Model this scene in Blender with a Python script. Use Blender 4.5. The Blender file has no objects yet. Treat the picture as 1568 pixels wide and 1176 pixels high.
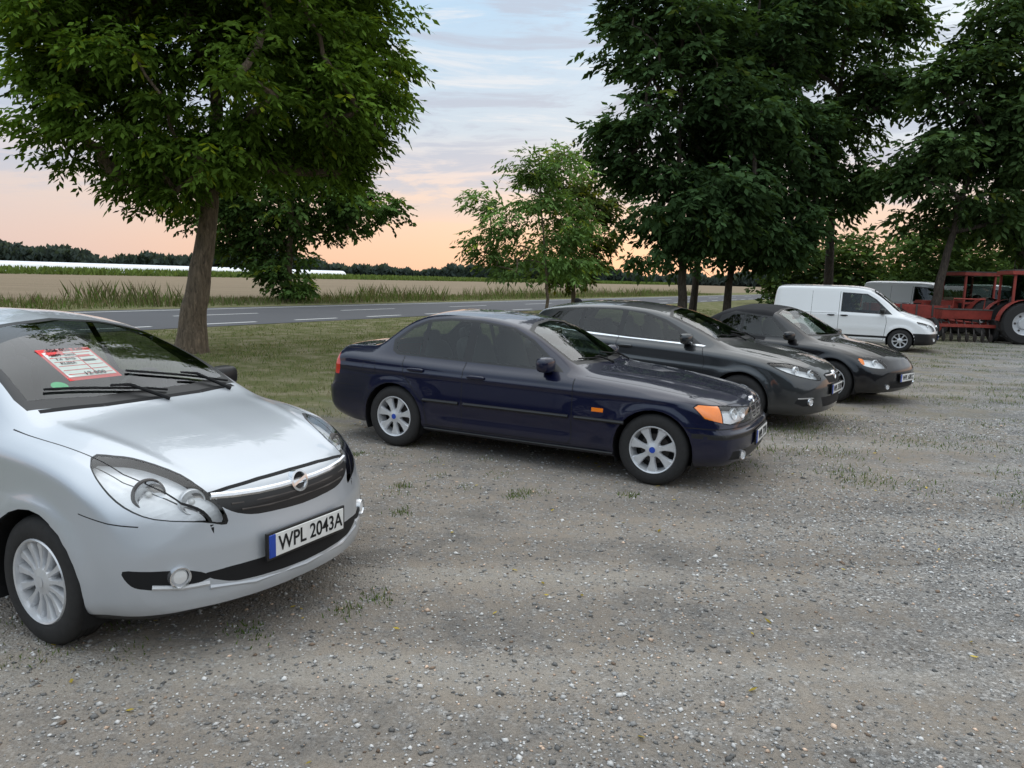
import bpy, bmesh, math, random, time
import numpy as np
from mathutils import Vector, Matrix, Euler
from mathutils.bvhtree import BVHTree
random.seed(3); R=np.random.default_rng(5)
T0=time.time()
sc=bpy.context.scene
sc.view_settings.view_transform='Standard'
sc.view_settings.look='None'
col=sc.collection
# ---------------- node helpers
def nd(nt,t,ins=None,**kw):
    n=nt.nodes.new(t)
    for k,v in kw.items(): setattr(n,k,v)
    if ins:
        for k,v in (ins.items() if isinstance(ins,dict) else enumerate(ins)):
            if v is None: continue
            if isinstance(v,bpy.types.NodeSocket): nt.links.new(v,n.inputs[k])
            else: n.inputs[k].default_value=v
    return n
def M(nt,op,*a,clamp=False):
    return nd(nt,'ShaderNodeMath',list(a),operation=op,use_clamp=clamp).outputs[0]
def MIX(nt,f,a,b,bt='MIX'):
    n=nt.nodes.new('ShaderNodeMixRGB'); n.blend_type=bt
    for i,v in enumerate((f,a,b)):
        if isinstance(v,bpy.types.NodeSocket): nt.links.new(v,n.inputs[i])
        else: n.inputs[i].default_value=v if i==0 else (tuple(v)+(1,))[:4]
    return n.outputs[0]
def STEP(nt,x,a,b):
    n=nd(nt,'ShaderNodeMapRange',[x,a,b,0.,1.],interpolation_type='SMOOTHSTEP'); return n.outputs[0]
def RAMP(nt,x,stops):
    n=nt.nodes.new('ShaderNodeValToRGB'); nt.links.new(x,n.inputs[0]); e=n.color_ramp.elements
    e[0].position,e[0].color=stops[0][0],tuple(stops[0][1])+(1,)
    e[1].position,e[1].color=stops[-1][0],tuple(stops[-1][1])+(1,)
    for p,c in stops[1:-1]:
        k=e.new(p); k.color=tuple(c)+(1,)
    return n.outputs[0]
def newmat(name):
    m=bpy.data.materials.new(name); m.use_nodes=True; nt=m.node_tree; nt.nodes.clear()
    o=nt.nodes.new('ShaderNodeOutputMaterial'); return m,nt,o
def P(nt,**kw):
    n=nt.nodes.new('ShaderNodeBsdfPrincipled')
    for k,v in kw.items():
        k=k.replace('_',' ')
        if isinstance(v,bpy.types.NodeSocket): nt.links.new(v,n.inputs[k])
        else: n.inputs[k].default_value=(tuple(v)+(1,)) if isinstance(v,tuple) else v
    return n
def simple(name,c,rough=.5,metal=0.,coat=0.,var=.12,vs=30,spec=.5):
    m,nt,o=newmat(name)
    tc=nd(nt,'ShaderNodeTexCoord'); nz=nd(nt,'ShaderNodeTexNoise',{'Vector':tc.outputs['Object'],'Scale':vs,'Detail':2.})
    cc=MIX(nt,nz.outputs[0],tuple(x*(1-var) for x in c),tuple(min(1,x*(1+var)) for x in c))
    p=P(nt,Base_Color=cc,Roughness=rough,Metallic=metal,Coat_Weight=coat,Coat_Roughness=.04)
    p.inputs['Specular IOR Level'].default_value=spec
    nt.links.new(p.outputs[0],o.inputs[0]); return m
def paint(name,c,metal=.5,rough=.35,dust=.04,spec=.5):
    m,nt,o=newmat(name)
    tc=nd(nt,'ShaderNodeTexCoord')
    fl=nd(nt,'ShaderNodeTexNoise',{'Vector':tc.outputs['Object'],'Scale':900.,'Detail':1.})
    nz=nd(nt,'ShaderNodeTexNoise',{'Vector':tc.outputs['Object'],'Scale':3.,'Detail':5.,'Roughness':.65})
    sp=nd(nt,'ShaderNodeSeparateXYZ',[tc.outputs['Object']])
    low=M(nt,'MULTIPLY',STEP(nt,sp.outputs[2],.45,.12),.2)
    df=M(nt,'ADD',M(nt,'MULTIPLY',STEP(nt,nz.outputs[0],.4,.75),dust),M(nt,'MULTIPLY',low,nz.outputs[0]))
    base=MIX(nt,M(nt,'MULTIPLY',fl.outputs[0],.35),c,tuple(min(1,x*1.5+.001) for x in c))
    base=MIX(nt,df,base,(.22,.20,.17))
    p=P(nt,Base_Color=base,Roughness=rough,Metallic=metal,Coat_Weight=1.,Coat_Roughness=M(nt,'ADD',M(nt,'MULTIPLY',low,.4),.02))
    p.inputs['Specular IOR Level'].default_value=spec
    d=nd(nt,'ShaderNodeBsdfDiffuse',{'Color':(.03,.03,.032,1)})
    g=nd(nt,'ShaderNodeNewGeometry')
    mx=nd(nt,'ShaderNodeMixShader',[g.outputs['Backfacing'],p.outputs[0],d.outputs[0]])
    nt.links.new(mx.outputs[0],o.inputs[0]); return m
def glass(name,tint,base=.05,rough=.0):
    m,nt,o=newmat(name)
    t=nd(nt,'ShaderNodeBsdfTransparent',{'Color':tuple(tint)+(1,)})
    g=nd(nt,'ShaderNodeBsdfGlossy',{'Roughness':rough,'Color':(1,1,1,1)})
    lw=nd(nt,'ShaderNodeLayerWeight',{'Blend':.5})
    f=M(nt,'ADD',M(nt,'MULTIPLY',M(nt,'POWER',lw.outputs['Facing'],4.),.9),base)
    mx=nd(nt,'ShaderNodeMixShader',[f,t.outputs[0],g.outputs[0]])
    nt.links.new(mx.outputs[0],o.inputs[0]); return m
MB_={}
MB_['black']=simple('black_plastic',(.012,.012,.013),.4)
MB_['gap']=simple('panel_gap',(.004,.004,.005),.8)
MB_['glass']=glass('window_glass',(.42,.48,.45),.045)
MB_['wglass']=glass('windscreen_glass',(.74,.80,.77),.05)
MB_['lens']=glass('lamp_lens',(.94,.95,.96),.05)
MB_['amber']=simple('amber_lens',(.95,.22,.012),.12,0,1.)
MB_['red']=simple('red_lens',(.6,.012,.01),.12,0,1.)
MB_['chrome']=simple('chrome',(.78,.79,.81),.15,.9)
MB_['silver']=simple('wheel_silver',(.68,.69,.71),.32,.4)
MB_['rubber']=simple('tyre_rubber',(.022,.021,.021),.8,vs=40,var=.4)
MB_['inside']=simple('interior_cloth',(.045,.045,.047),.85)
MB_['fabric']=simple('soft_top_fabric',(.012,.012,.014),.9)
MB_['reflector']=simple('lamp_reflector',(.82,.83,.84),.28,.25)
MB_['white']=simple('white_plate',(.82,.82,.80),.35)
MB_['blue']=simple('plate_blue',(.02,.07,.42),.4)
MB_['redp']=simple('red_print',(.80,.03,.03),.5)
MB_['green']=simple('green_sticker',(.02,.50,.18),.5)
MB_['rust']=simple('rusty_red_paint',(.28,.04,.028),.65,vs=6,var=.5)
MB_['steel']=simple('dirty_steel',(.09,.08,.075),.6,.4,vs=8,var=.5)
# ---------------- mesh builder
class MB:
    def __init__(s): s.v=[];s.f=[];s.m=[];s.names=[]
    def mi(s,n):
        if n not in s.names: s.names.append(n)
        return s.names.index(n)
    def add(s,v,f,m):
        o=len(s.v); s.v+= [tuple(p) for p in v]; s.f+=[tuple(i+o for i in q) for q in f]; s.m+=[s.mi(m)]*len(f)
    def box(s,c,d,m,rot=(0,0,0),taper=(1,1)):
        r=Euler(rot).to_matrix(); vs=[]
        for z in(-1,1):
            for x,y in((-1,-1),(1,-1),(1,1),(-1,1)):
                k=taper if z>0 else (1,1)
                vs.append(Vector(c)+r@Vector((x*d[0]/2*k[0],y*d[1]/2*k[1],z*d[2]/2)))
        s.add(vs,[(3,2,1,0),(4,5,6,7),(0,1,5,4),(1,2,6,5),(2,3,7,6),(3,0,4,7)],m)
    def lathe(s,prof,c,axis,m,n=36,a0=0,a1=2*math.pi):
        ax=Vector(axis).normalized(); u=ax.orthogonal().normalized(); w=ax.cross(u)
        full=abs(a1-a0-2*math.pi)<1e-4; k=n if full else n+1; vs=[]
        if not full: u=Vector((1,0,0)); w=Vector((0,0,1))
        for i in range(k):
            a=a0+(a1-a0)*i/n
            for r,h in prof: vs.append(Vector(c)+ax*h+(u*math.cos(a)+w*math.sin(a))*r)
        L=len(prof); fs=[]
        for i in range(n):
            j=(i+1)%k
            for q in range(L-1): fs.append((i*L+q,j*L+q,j*L+q+1,i*L+q+1))
        s.add(vs,fs,m)
    def blob(s,c,d,m,p=.6,rot=(0,0,0),nu=16,nv=10):
        r=Euler(rot).to_matrix(); vs=[]; sg=lambda x:math.copysign(abs(x)**p,x)
        for j in range(nv+1):
            b=-math.pi/2+math.pi*j/nv
            for i in range(nu):
                a=2*math.pi*i/nu
                vs.append(Vector(c)+r@Vector((d[0]/2*sg(math.cos(b))*sg(math.cos(a)),d[1]/2*sg(math.cos(b))*sg(math.sin(a)),d[2]/2*sg(math.sin(b)))))
        s.add(vs,[(j*nu+i,j*nu+(i+1)%nu,(j+1)*nu+(i+1)%nu,(j+1)*nu+i) for j in range(nv) for i in range(nu)],m)
    def tube(s,pts,rad,m,n=8):
        pts=[Vector(p) for p in pts]; vs=[];L=len(pts)
        if not hasattr(rad,'__len__'): rad=[rad]*L
        prev=None
        for i,p in enumerate(pts):
            t=(pts[min(i+1,L-1)]-pts[max(i-1,0)]).normalized()
            u=t.orthogonal().normalized() if prev is None else (prev-t*prev.dot(t)).normalized()
            prev=u; w=t.cross(u)
            for k in range(n):
                a=2*math.pi*k/n; vs.append(p+(u*math.cos(a)+w*math.sin(a))*rad[i])
        fs=[(i*n+k,i*n+(k+1)%n,(i+1)*n+(k+1)%n,(i+1)*n+k) for i in range(L-1) for k in range(n)]
        fs+=[tuple(range(n))[::-1],tuple((L-1)*n+k for k in range(n))]
        s.add(vs,fs,m)
    def make(s,name,parent=None,loc=(0,0,0),smooth=True,bevel=0,mats=None):
        me=bpy.data.meshes.new(name); me.from_pydata(s.v,[],s.f)
        for n in s.names: me.materials.append((mats or {}).get(n) or MB_[n])
        me.polygons.foreach_set('material_index',s.m)
        ob=bpy.data.objects.new(name,me); col.objects.link(ob); ob.location=loc
        if parent: ob.parent=parent
        if bevel:
            b=ob.modifiers.new('b','BEVEL'); b.width=bevel; b.segments=2; b.limit_method='ANGLE'; b.harden_normals=False
        if smooth:
            me.shade_smooth()
            me.set_sharp_from_angle(angle=math.radians(40))
        return ob
def npmesh(name,V,F,mat,cols=None,smooth=False,parent=None):
    V=np.asarray(V,dtype=np.float32);F=np.asarray(F,dtype=np.int32);k=F.shape[1]
    me=bpy.data.meshes.new(name); me.vertices.add(len(V)); me.vertices.foreach_set('co',V.ravel())
    me.loops.add(F.size); me.loops.foreach_set('vertex_index',F.ravel())
    me.polygons.add(len(F)); me.polygons.foreach_set('loop_start',np.arange(0,F.size,k,dtype=np.int32))
    if cols is not None:
        a=me.color_attributes.new('Col','FLOAT_COLOR','POINT')
        c=np.ones((len(V),4),dtype=np.float32); c[:,:3]=cols; a.data.foreach_set('color',c.ravel())
    me.update(calc_edges=True)
    if smooth: me.shade_smooth()
    me.materials.append(mat); ob=bpy.data.objects.new(name,me); col.objects.link(ob)
    if parent: ob.parent=parent
    return ob
def empty(name,loc,rz=0):
    e=bpy.data.objects.new(name,None); e.location=loc; e.rotation_euler=(0,0,rz); e.empty_display_size=.3; col.objects.link(e); return e
def text(body,size,mat,parent,loc,rot,align='CENTER',name='lettering',sx=1):
    c=bpy.data.curves.new(name,'FONT'); c.body=body; c.size=size; c.align_x=align; c.align_y='CENTER'; c.extrude=.0008; c.offset=.0012*size/.1
    c.materials.append(MB_[mat]); o=bpy.data.objects.new(name,c); o.location=loc; o.rotation_euler=rot; o.scale=(sx,1,1); o.parent=parent; col.objects.link(o); return o
# ---------------- car body
def pchip(tab,x):
    X=np.array([t[0] for t in tab],float);Y=np.array([t[1] for t in tab],float)
    h=np.diff(X);d=np.diff(Y)/h;m=np.zeros(len(X))
    for i in range(1,len(X)-1):
        if d[i-1]*d[i]>0:
            w1=2*h[i]+h[i-1];w2=h[i]+2*h[i-1];m[i]=(w1+w2)/(w1/d[i-1]+w2/d[i])
    m[0]=d[0];m[-1]=d[-1]
    x=np.clip(x,X[0],X[-1]);i=np.clip(np.searchsorted(X,x)-1,0,len(h)-1);t=(x-X[i])/h[i]
    return (2*t**3-3*t**2+1)*Y[i]+(t**3-2*t**2+t)*h[i]*m[i]+(-2*t**3+3*t**2)*Y[i+1]+(t**3-t**2)*h[i]*m[i+1]
SEG=[4,2,7,10,2,9,6,6]; RAD=[0,.05,.09,.2,.06,.028,.06,.25,0]
def section(c):
    n=len(c);out=[];ent=[];ex=[]
    for i in range(n):
        if i in(0,n-1): ent.append(c[i]);ex.append(c[i]);continue
        a=c[i-1]-c[i];b=c[i+1]-c[i];la=np.linalg.norm(a);lb=np.linalg.norm(b)
        r=min(RAD[i],.46*la,.46*lb); ent.append(c[i]+a/max(la,1e-6)*r);ex.append(c[i]+b/max(lb,1e-6)*r)
    for i in range(n):
        if 0<i<n-1:
            for t in (0,.2,.4,.6,.8,1): out.append(ent[i]*(1-t)**2+c[i]*2*t*(1-t)+ex[i]*t*t)
        else: out.append(c[i])
        if i<n-1:
            for j in range(1,SEG[i]): out.append(ex[i]+(ent[i+1]-ex[i])*j/SEG[i])
    return out
VIEW={'S':((0,1,0),(-1,0,0),(0,0,1)),'F':((1,0,0),(0,1,0),(0,0,1)),'T':((0,0,1),(-1,0,0),(0,1,0)),
      'D':((.7071,.7071,0),(-.7071,.7071,0),(0,0,1))}
def smoothpoly(p,n=4):
    p=[np.array(q,float) for q in p];N=len(p);o=[]
    for i in range(N):
        a,b,c,d=p[i-1],p[i],p[(i+1)%N],p[(i+2)%N]
        for k in range(n):
            t=k/n; o.append(.5*((2*b)+(c-a)*t+(2*a-5*b+4*c-d)*t*t+(3*b-a-3*c+d)*t**3))
    return [tuple(q) for q in o]
def inside(p,u,v):
    c=False;j=len(p)-1
    for i in range(len(p)):
        if (p[i][1]>v)!=(p[j][1]>v) and u<(p[j][0]-p[i][0])*(v-p[i][1])/(p[j][1]-p[i][1])+p[i][0]: c=not c
        j=i
    return c
def cut(bm,view,poly,mat,srange=None,minn=.12):
    d,A,B=[Vector(q) for q in VIEW[view]]
    u0=min(p[0] for p in poly);u1=max(p[0] for p in poly);v0=min(p[1] for p in poly);v1=max(p[1] for p in poly)
    def ok(f,a0,a1,b0,b1):
        us=[A.dot(v.co) for v in f.verts]
        if min(us)>a1 or max(us)<a0: return False
        vs=[B.dot(v.co) for v in f.verts]
        return not(min(vs)>b1 or max(vs)<b0)
    cand=set()
    for f in bm.faces:
        if f.normal.dot(d)<minn: continue
        if srange:
            c=-f.calc_center_median().x
            if c<srange[0] or c>srange[1]: continue
        if ok(f,u0,u1,v0,v1): cand.add(f)
    e=1e-4
    for i in range(len(poly)):
        p,q=poly[i-1],poly[i]
        if abs(p[0]-q[0])+abs(p[1]-q[1])<1e-6: continue
        sub=[f for f in cand if ok(f,min(p[0],q[0])-e,max(p[0],q[0])+e,min(p[1],q[1])-e,max(p[1],q[1])+e)]
        if not sub: continue
        cand-=set(sub)
        ed=set();vv=set()
        for f in sub: ed.update(f.edges);vv.update(f.verts)
        no=A*(q[1]-p[1])-B*(q[0]-p[0])
        if no.length<1e-9: continue
        r=bmesh.ops.bisect_plane(bm,geom=sub+list(ed)+list(vv),dist=1e-5,plane_co=A*p[0]+B*p[1],plane_no=no.normalized())
        cand|={g for g in r['geom'] if isinstance(g,bmesh.types.BMFace)}
    kill=[]
    for f in cand:
        if not f.is_valid: continue
        c=f.calc_center_median()
        if inside(poly,A.dot(c),B.dot(c)):
            if mat<0: kill.append(f)
            else: f.material_index=mat
    if kill: bmesh.ops.delete(bm,geom=kill,context='FACES')
def strip(pts,w):
    out=[]
    for a,b in zip(pts[:-1],pts[1:]):
        dx,dy=b[0]-a[0],b[1]-a[1];l=math.hypot(dx,dy);nx,ny=-dy/l*w/2,dx/l*w/2
        out.append([(a[0]+nx,a[1]+ny),(b[0]+nx,b[1]+ny),(b[0]-nx,b[1]-ny),(a[0]-nx,a[1]-ny)])
    return out
SL=['paint','black','glass','lens','amber','red','chrome','gap','fabric','silver','wglass']
def body(C,name,pmat):
    L=C['L']; mid=np.arange(.12,L-.12,.042)
    ends=np.array([0,.004,.01,.02,.034,.05,.07,.094])
    S=np.concatenate([ends,mid,(L-ends)[::-1]])
    g=lambda k:pchip(C[k],S)
    zt,zs,zb,W,gh,ra,dz=[g(k) for k in('top','belt','bot','W','gh','rail','dz')]
    rows=[]
    for i in range(len(S)):
        zz=min(zs[i],zt[i]-dz[i]-.02); c=[(0,zb[i]),(W[i]-.1,zb[i]),(W[i]-.02,zb[i]+.07),(W[i],zb[i]+.5*(zz-zb[i])),
           (W[i]-.022,zz-.05),(gh[i],zz),(ra[i],zt[i]-dz[i]),(ra[i]*.55,zt[i]-dz[i]*.3),(0,zt[i])]
        rows.append(section([np.array(q,float) for q in c]))
    G=np.array(rows)
    for _ in range(2): G[1:-1]=.25*G[:-2]+.5*G[1:-1]+.25*G[2:]
    nS,nK=G.shape[:2]
    V=[];F=[]
    for i in range(nS):
        for k in range(nK): V.append((S[i],G[i,k,0],G[i,k,1]))
    for i in range(nS-1):
        for k in range(nK-1):
            a=i*nK+k; F.append((a,a+1,a+nK+1,a+nK))
    k1=SEG[0]
    T=[0,.06,.14,.24,.36,.5,.64,.8,1.]
    for row,s0,flip in((0,0.,1),(nS-1,L,0)):
        idx={}
        ks=list(range(k1,nK))
        for k in ks:
            for j,t in enumerate(T):
                if j==0: idx[k,j]=row*nK+k
                else: idx[k,j]=len(V);V.append((s0,G[row,k,0]*(1-t),G[row,k,1]))
        for k in ks[:-1]:
            for j in range(len(T)-1):
                q=(idx[k,j],idx[k,j+1],idx[k+1,j+1],idx[k+1,j]); F.append(q if flip else q[::-1])
    V=np.array(V);s,y,z=V[:,0].copy(),V[:,1].copy(),V[:,2].copy()
    fd=np.clip(1-s,0,1)**2; fr=np.clip(1-(L-s),0,1)**2
    s2=s+fd*(C['pf']*(y/.87)**C.get('pp',2.5)+pchip(C['fp'],z))-fr*(C['pr']*(y/.87)**3+pchip(C['rp'],z))
    y2=y.copy();sd=np.clip((y-.6)/.15,0,1)
    for sw in C['wh']:
        r=np.hypot(s2-sw,z-C['wr'])
        y2+=sd*C.get('flare',.016)*np.exp(-((r-C['R']-.005)/.045)**2)*(z>.15)
    if 'crease' in C:
        for a,b,za,zb_,amp,wd in C['crease']:
            zc=za+(zb_-za)*np.clip((s2-a)/(b-a),0,1); fade=np.clip((s2-a)/.3,0,1)*np.clip((b-s2)/.3,0,1)
            y2+=sd*fade*amp*np.exp(-((z-zc)/wd)**2)
    if 'bonnet' in C:
        for (sa,ya,sb,yb,amp,wd) in C['bonnet']:
            t=np.clip((s2-sa)/(sb-sa),0,1); yc=ya+(yb-ya)*t; fade=np.clip((s2-sa)/.2,0,1)*np.clip((sb-s2)/.25,0,1)
            z=z+(z>.5)*fade*amp*np.exp(-((y-yc)/wd)**2)
    V=np.stack([-s2,y2,z],1)
    me0=bpy.data.meshes.new('t'); me0.from_pydata(V.tolist(),[],F)
    bm=bmesh.new(); bm.from_mesh(me0); bmesh.ops.remove_doubles(bm,verts=bm.verts,dist=1e-5)
    bmesh.ops.recalc_face_normals(bm,faces=bm.faces); bm.normal_update()
    ff=max(bm.faces,key=lambda f:f.calc_center_median().y)
    if ff.normal.y<0: bmesh.ops.reverse_faces(bm,faces=bm.faces); bm.normal_update()
    bm.verts.ensure_lookup_table();bm.faces.ensure_lookup_table()
    vn=[]
    for v in bm.verts:
        n=v.normal.copy()
        if v.co.y<1e-4: n.y=0; n.normalize()
        vn.append(n)
    v0=[v.co.copy() for v in bm.verts]; f0=[[v.index for v in f.verts] for f in bm.faces]
    bvh=BVHTree.FromPolygons(v0,f0)
    for sw in C['wh']: cut(bm,'S',[(sw+C['R']*math.cos(a),C['wr']+C['R']*math.sin(a)) for a in [2*math.pi*i/28 for i in range(28)]],-1,minn=.1)
    for z_ in C['zones']:
        view,mat,poly=z_[:3]; sr=z_[3] if len(z_)>3 else None
        if view=='T' and mat=='glass': mat='wglass'
        m_=SL.index(mat)
        if len(z_)>4:
            for q in strip(poly,z_[4]): cut(bm,view,q,m_,sr)
        else: cut(bm,view,poly,m_,sr)
    bm.normal_update()
    bm.verts.index_update()
    vv=[];nn=[]
    for v in bm.verts:
        vv.append(v.co.copy()); loc,no,fi,ds=bvh.find_nearest(v.co)
        n=Vector();
        for q in f0[fi]: n+=vn[q]/((v0[q]-v.co).length**1.5+1e-5)
        if v.co.y<1e-4: n.y=0
        nn.append(n.normalized())
    fs=[[v.index for v in f.verts] for f in bm.faces]; ms=[f.material_index for f in bm.faces]
    N=len(vv)
    house=MB()
    for fi,f in enumerate(bm.faces):
        if ms[fi] ==SL.index('lens'):
            for sg in(1,-1):
                q=[v.co-nn[v.index]*.05 for v in f.verts]
                q=[Vector((p.x,p.y*sg,p.z)) for p in q]
                house.add(q if sg>0 else q[::-1],[tuple(range(len(q)))],'reflector')
    vf=vv+[Vector((p.x,-p.y,p.z)) for p in vv]; nf=nn+[Vector((p.x,-p.y,p.z)) for p in nn]
    ff=fs+[[i+N for i in f[::-1]] for f in fs]; mf=ms+ms
    me=bpy.data.meshes.new(name); me.from_pydata(vf,[],ff)
    for k in SL: me.materials.append(pmat if k=='paint' else MB_[k])
    me.polygons.foreach_set('material_index',mf); me.shade_smooth()
    me.normals_split_custom_set_from_vertices([tuple(n) for n in nf])
    bm.free(); bpy.data.meshes.remove(me0)
    ob=bpy.data.objects.new(name,me);col.objects.link(ob)
    return ob,bvh,house
def wheel(mb,c,sg,r,w,n,w0,w1,rr,style='spoke',dark='gap'):
    ax=(0,sg,0)
    mb.lathe([(rr,-w/2+.01),(r-.04,-w/2),(r-.012,-w/2+.018),(r,-w/2+.045),(r-.004,-.03),(r-.004,.03),(r,w/2-.045),(r-.012,w/2-.018),(r-.035,w/2-.004),(rr+.012,w/2),(rr,w/2-.008)],c,ax,'rubber',48)
    for g in(-.05,-.018,.018,.05): mb.lathe([(r+.001,g-.004),(r+.001,g+.004)],c,ax,'gap',48)
    mb.lathe([(rr,w/2-.01),(rr-.006,w/2-.002),(rr-.014,w/2-.006),(rr-.018,w/2-.03),(rr-.035,w/2-.12)],c,ax,'silver',48)
    mb.lathe([(rr-.03,w/2-.11),(.0,w/2-.11)],c,ax,dark,32)
    mb.lathe([(.13,w/2-.095),(.0,w/2-.095)],c,ax,'steel',32)
    h=w/2-.012
    mb.lathe([(.0,h+.004),(.026,h+.003),(.034,h),(.062,h-.006),(.075,h-.03),(.07,h-.06)],c,ax,'silver',32)
    ctr=Vector(c)
    for i in range(n):
        a=2*math.pi*(i+.25)/n; d=Vector((math.cos(a),0,math.sin(a))); t=Vector((-math.sin(a),0,math.cos(a)));o=Vector(ax)
        st=[(.045,w0,h-.004),(.10,w0*.92,h-.012),((.1+rr)/2,(w0*.5+w1*.5),h-.009),(rr-.035,w1*.96,h-.006),(rr-.012,w1,h-.01)]
        vs=[];
        for rad,wd,hh in st:
            for q,dd in((-.5,-.014),(-.36,0),(.36,0),(.5,-.014),(.5,-.035),(-.5,-.035)): vs.append(ctr+d*rad+t*wd*q+o*(hh+dd))
        fs=[]
        for j in range(len(st)-1):
            for k in range(6):
                q=(j*6+k,j*6+(k+1)%6,(j+1)*6+(k+1)%6,(j+1)*6+k); fs.append(q if sg>0 else q[::-1])
        mb.add(vs,fs,'silver')
def car(C,name,loc,head,pmat):
    root=empty(name,(loc[0],loc[1],0),math.radians(head)); L=C['L'];off=(L/2,0,0)
    ob,bvh,house=body(C,'body_shell',pmat); ob.parent=root; ob.location=off
    def hit(o,d):
        r=bvh.ray_cast(Vector(o),Vector(d)); return r[0],r[1]
    C['_top']=lambda s,y:(lambda h:Vector((h.x,y,h.z)))(hit((-s,abs(y),4),(0,0,-1))[0])
    C['_side']=lambda s,z,sg:(lambda h:Vector((h.x,sg*h.y,h.z)))(hit((-s,4,z),(0,-1,0))[0])
    C['_front']=lambda y,z:(lambda h:Vector((h.x,y,h.z)))(hit((4,abs(y),z),(-1,0,0))[0])
    if house.v: house.make('lamp_housing',root,off,mats=None)
    ar=MB();wh=MB()
    for i,sw in enumerate(C['wh']):
        for sg in(1,-1):
            ys=C['_side'](sw,C['wr']+C['R']+.012,sg).y
            yo=abs(ys)-.012
            ar.lathe([(C['R']+.003,yo),(C['R']+.012,yo-.05),(C['R']+.02,.42),(.02,.42)],(-sw,0,C['wr']),(0,sg,0),'gap',24,math.radians(-25),math.radians(205))
            wc=(-sw,sg*(abs(ys)-.018-C['ww']/2),C['wr'])
            wheel(wh,wc,sg,C['wr'],C['ww'],*C['rim'])
            if C.get('cap'): wh.lathe([(.0,C['ww']/2-.006),(.027,C['ww']/2-.007)],wc,(0,sg,0),C['cap'],20)
    ar.make('wheel_arches',root,off); wh.make('wheels',root,off,smooth=True)
    if C.get('seats'):
        it=MB();cw,zc,fs_,rs=C['seats']
        it.box((-cw-.28,0,zc-.13),(.5,1.3,.2),'inside'); it.box((-cw-.1,0,zc-.04),(.3,1.25,.06),'inside')
        it.box((-cw-1.6,0,.4),(2.6,1.3,.05),'inside')
        for y in(.36,-.36):
            for s_ in([fs_,rs] if rs else [fs_]):
                lo=0 if s_==fs_ else -.09
                it.blob((-s_,y,.62),(.52,.5,.2),'inside',.45); it.blob((-s_-.28,y,.88+lo),(.16,.5,.6),'inside',.5,rot=(0,-.3,0))
                it.blob((-s_-.38,y,1.2+lo),(.1,.26,.16),'inside',.6,rot=(0,-.2,0))
        it.lathe([(.175,-.012),(.187,0),(.175,.012),(.163,0),(.175,-.012)],(-cw-.62,.36,zc-.02),(-.9,0,.4),'inside',32)
        it.box((-cw-.6,.36,zc-.03),(.03,.3,.05),'inside',rot=(0,-.4,0))
        it.blob((-cw-C.get('rv',.62),0,C['top_z']-.13),(.04,.22,.065),'black',.5)
        it.make('interior',root,off,bevel=.012)
    tr=MB()
    for sg in(1,-1):
        ms,mz=C['mirror']; p=C['_side'](ms,mz,sg)
        tr.blob((p.x+.02,p.y+sg*.11,mz+.055),(.13,.20,.14),C.get('mcol','black'),.6,rot=(0,0,sg*.15))
        tr.blob((p.x,p.y+sg*.03,mz),(.1,.12,.05),'black',.6)
        for hs,hz in C['handles']:
            p=C['_side'](hs,hz,sg); tr.blob((p.x,p.y+sg*.012,hz),(.2,.035,.036),C.get('hcol','paint'),.6); tr.blob((p.x-.0,p.y-sg*.001,hz-.016),(.12,.01,.03),'gap',.6)
        for b in C.get('bowls',[]):
            y_,z_,r_=b; dirv=Vector((.93,sg*.3,.12)).normalized(); p=C['_front'](y_,z_)
            q=Vector((p.x,sg*y_,z_))-dirv*(.022+r_*.42)
            tr.lathe([(.0,-.03),(r_*.35,-.028),(r_*.36,-.02),(r_*.75,-.012),(r_*.93,0)],q,dirv,'chrome',28)
            tr.lathe([(r_*.93,0),(r_,.006),(r_*1.06,.003),(r_*1.1,-.02)],q,dirv,'steel' if r_>.055 else 'reflector',28)
            tr.blob(q-dirv*.012,(.03,.03,.03),'white',1)
        for f in C.get('fogs',[]):
            y_,z_,r_=f; p=C['_front'](y_,z_); dv=Vector((.9,sg*.35,0)); nn_=dv.normalized()
            q=Vector((p.x,sg*y_,z_))+nn_*.002; tr.lathe([(.0,.016),(r_*.7,.012),(r_*.88,.002)],q,dv,'reflector',24); tr.lathe([(r_*.88,.002),(r_,.016),(r_*1.15,.018),(r_*1.25,-.03)],q,dv,'chrome',24)
    for a,b in C.get('wipers',[]):
        pts=[]
        for t in np.linspace(0,1,7):
            q=C['_top'](a[0]+(b[0]-a[0])*t,a[1]+(b[1]-a[1])*t); pts.append(q+Vector((.006,0,.012)))
        tr.tube(pts,.007,'gap',6); 
        m_=pts[3]+Vector((.015,0,.016)); tr.tube([C['_top'](a[0]-.09,a[1]+(b[1]-a[1])*.08)+Vector((0,0,.01)),(pts[1]+m_)/2+Vector((0,0,.012)),m_],[.011,.009,.006],'gap',6)
    for pl in C.get('strips',[]):
        for sg in(1,-1):
            pts=[C['_side'](s_,z_,sg)+Vector((0,sg*.004,0)) for s_,z_ in pl[0]]
            tr.tube(pts,pl[1],pl[2],8)
    for bars in C.get('bars',[]):
        for sg in ((1,-1) if bars[3] else (1,)):
            pts=[C['_front'](sg*y_,z_)+Vector((-.002,0,0)) for y_,z_ in bars[0]]
            tr.tube(pts,bars[1],bars[2],8)
    for (s_,h_) in C.get('fin',[]):
        q=C['_top'](s_,0); tr.blob(q+Vector((0,0,.01)),(.14,.035,h_),'gap',.9,rot=(0,.25,0))
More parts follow.
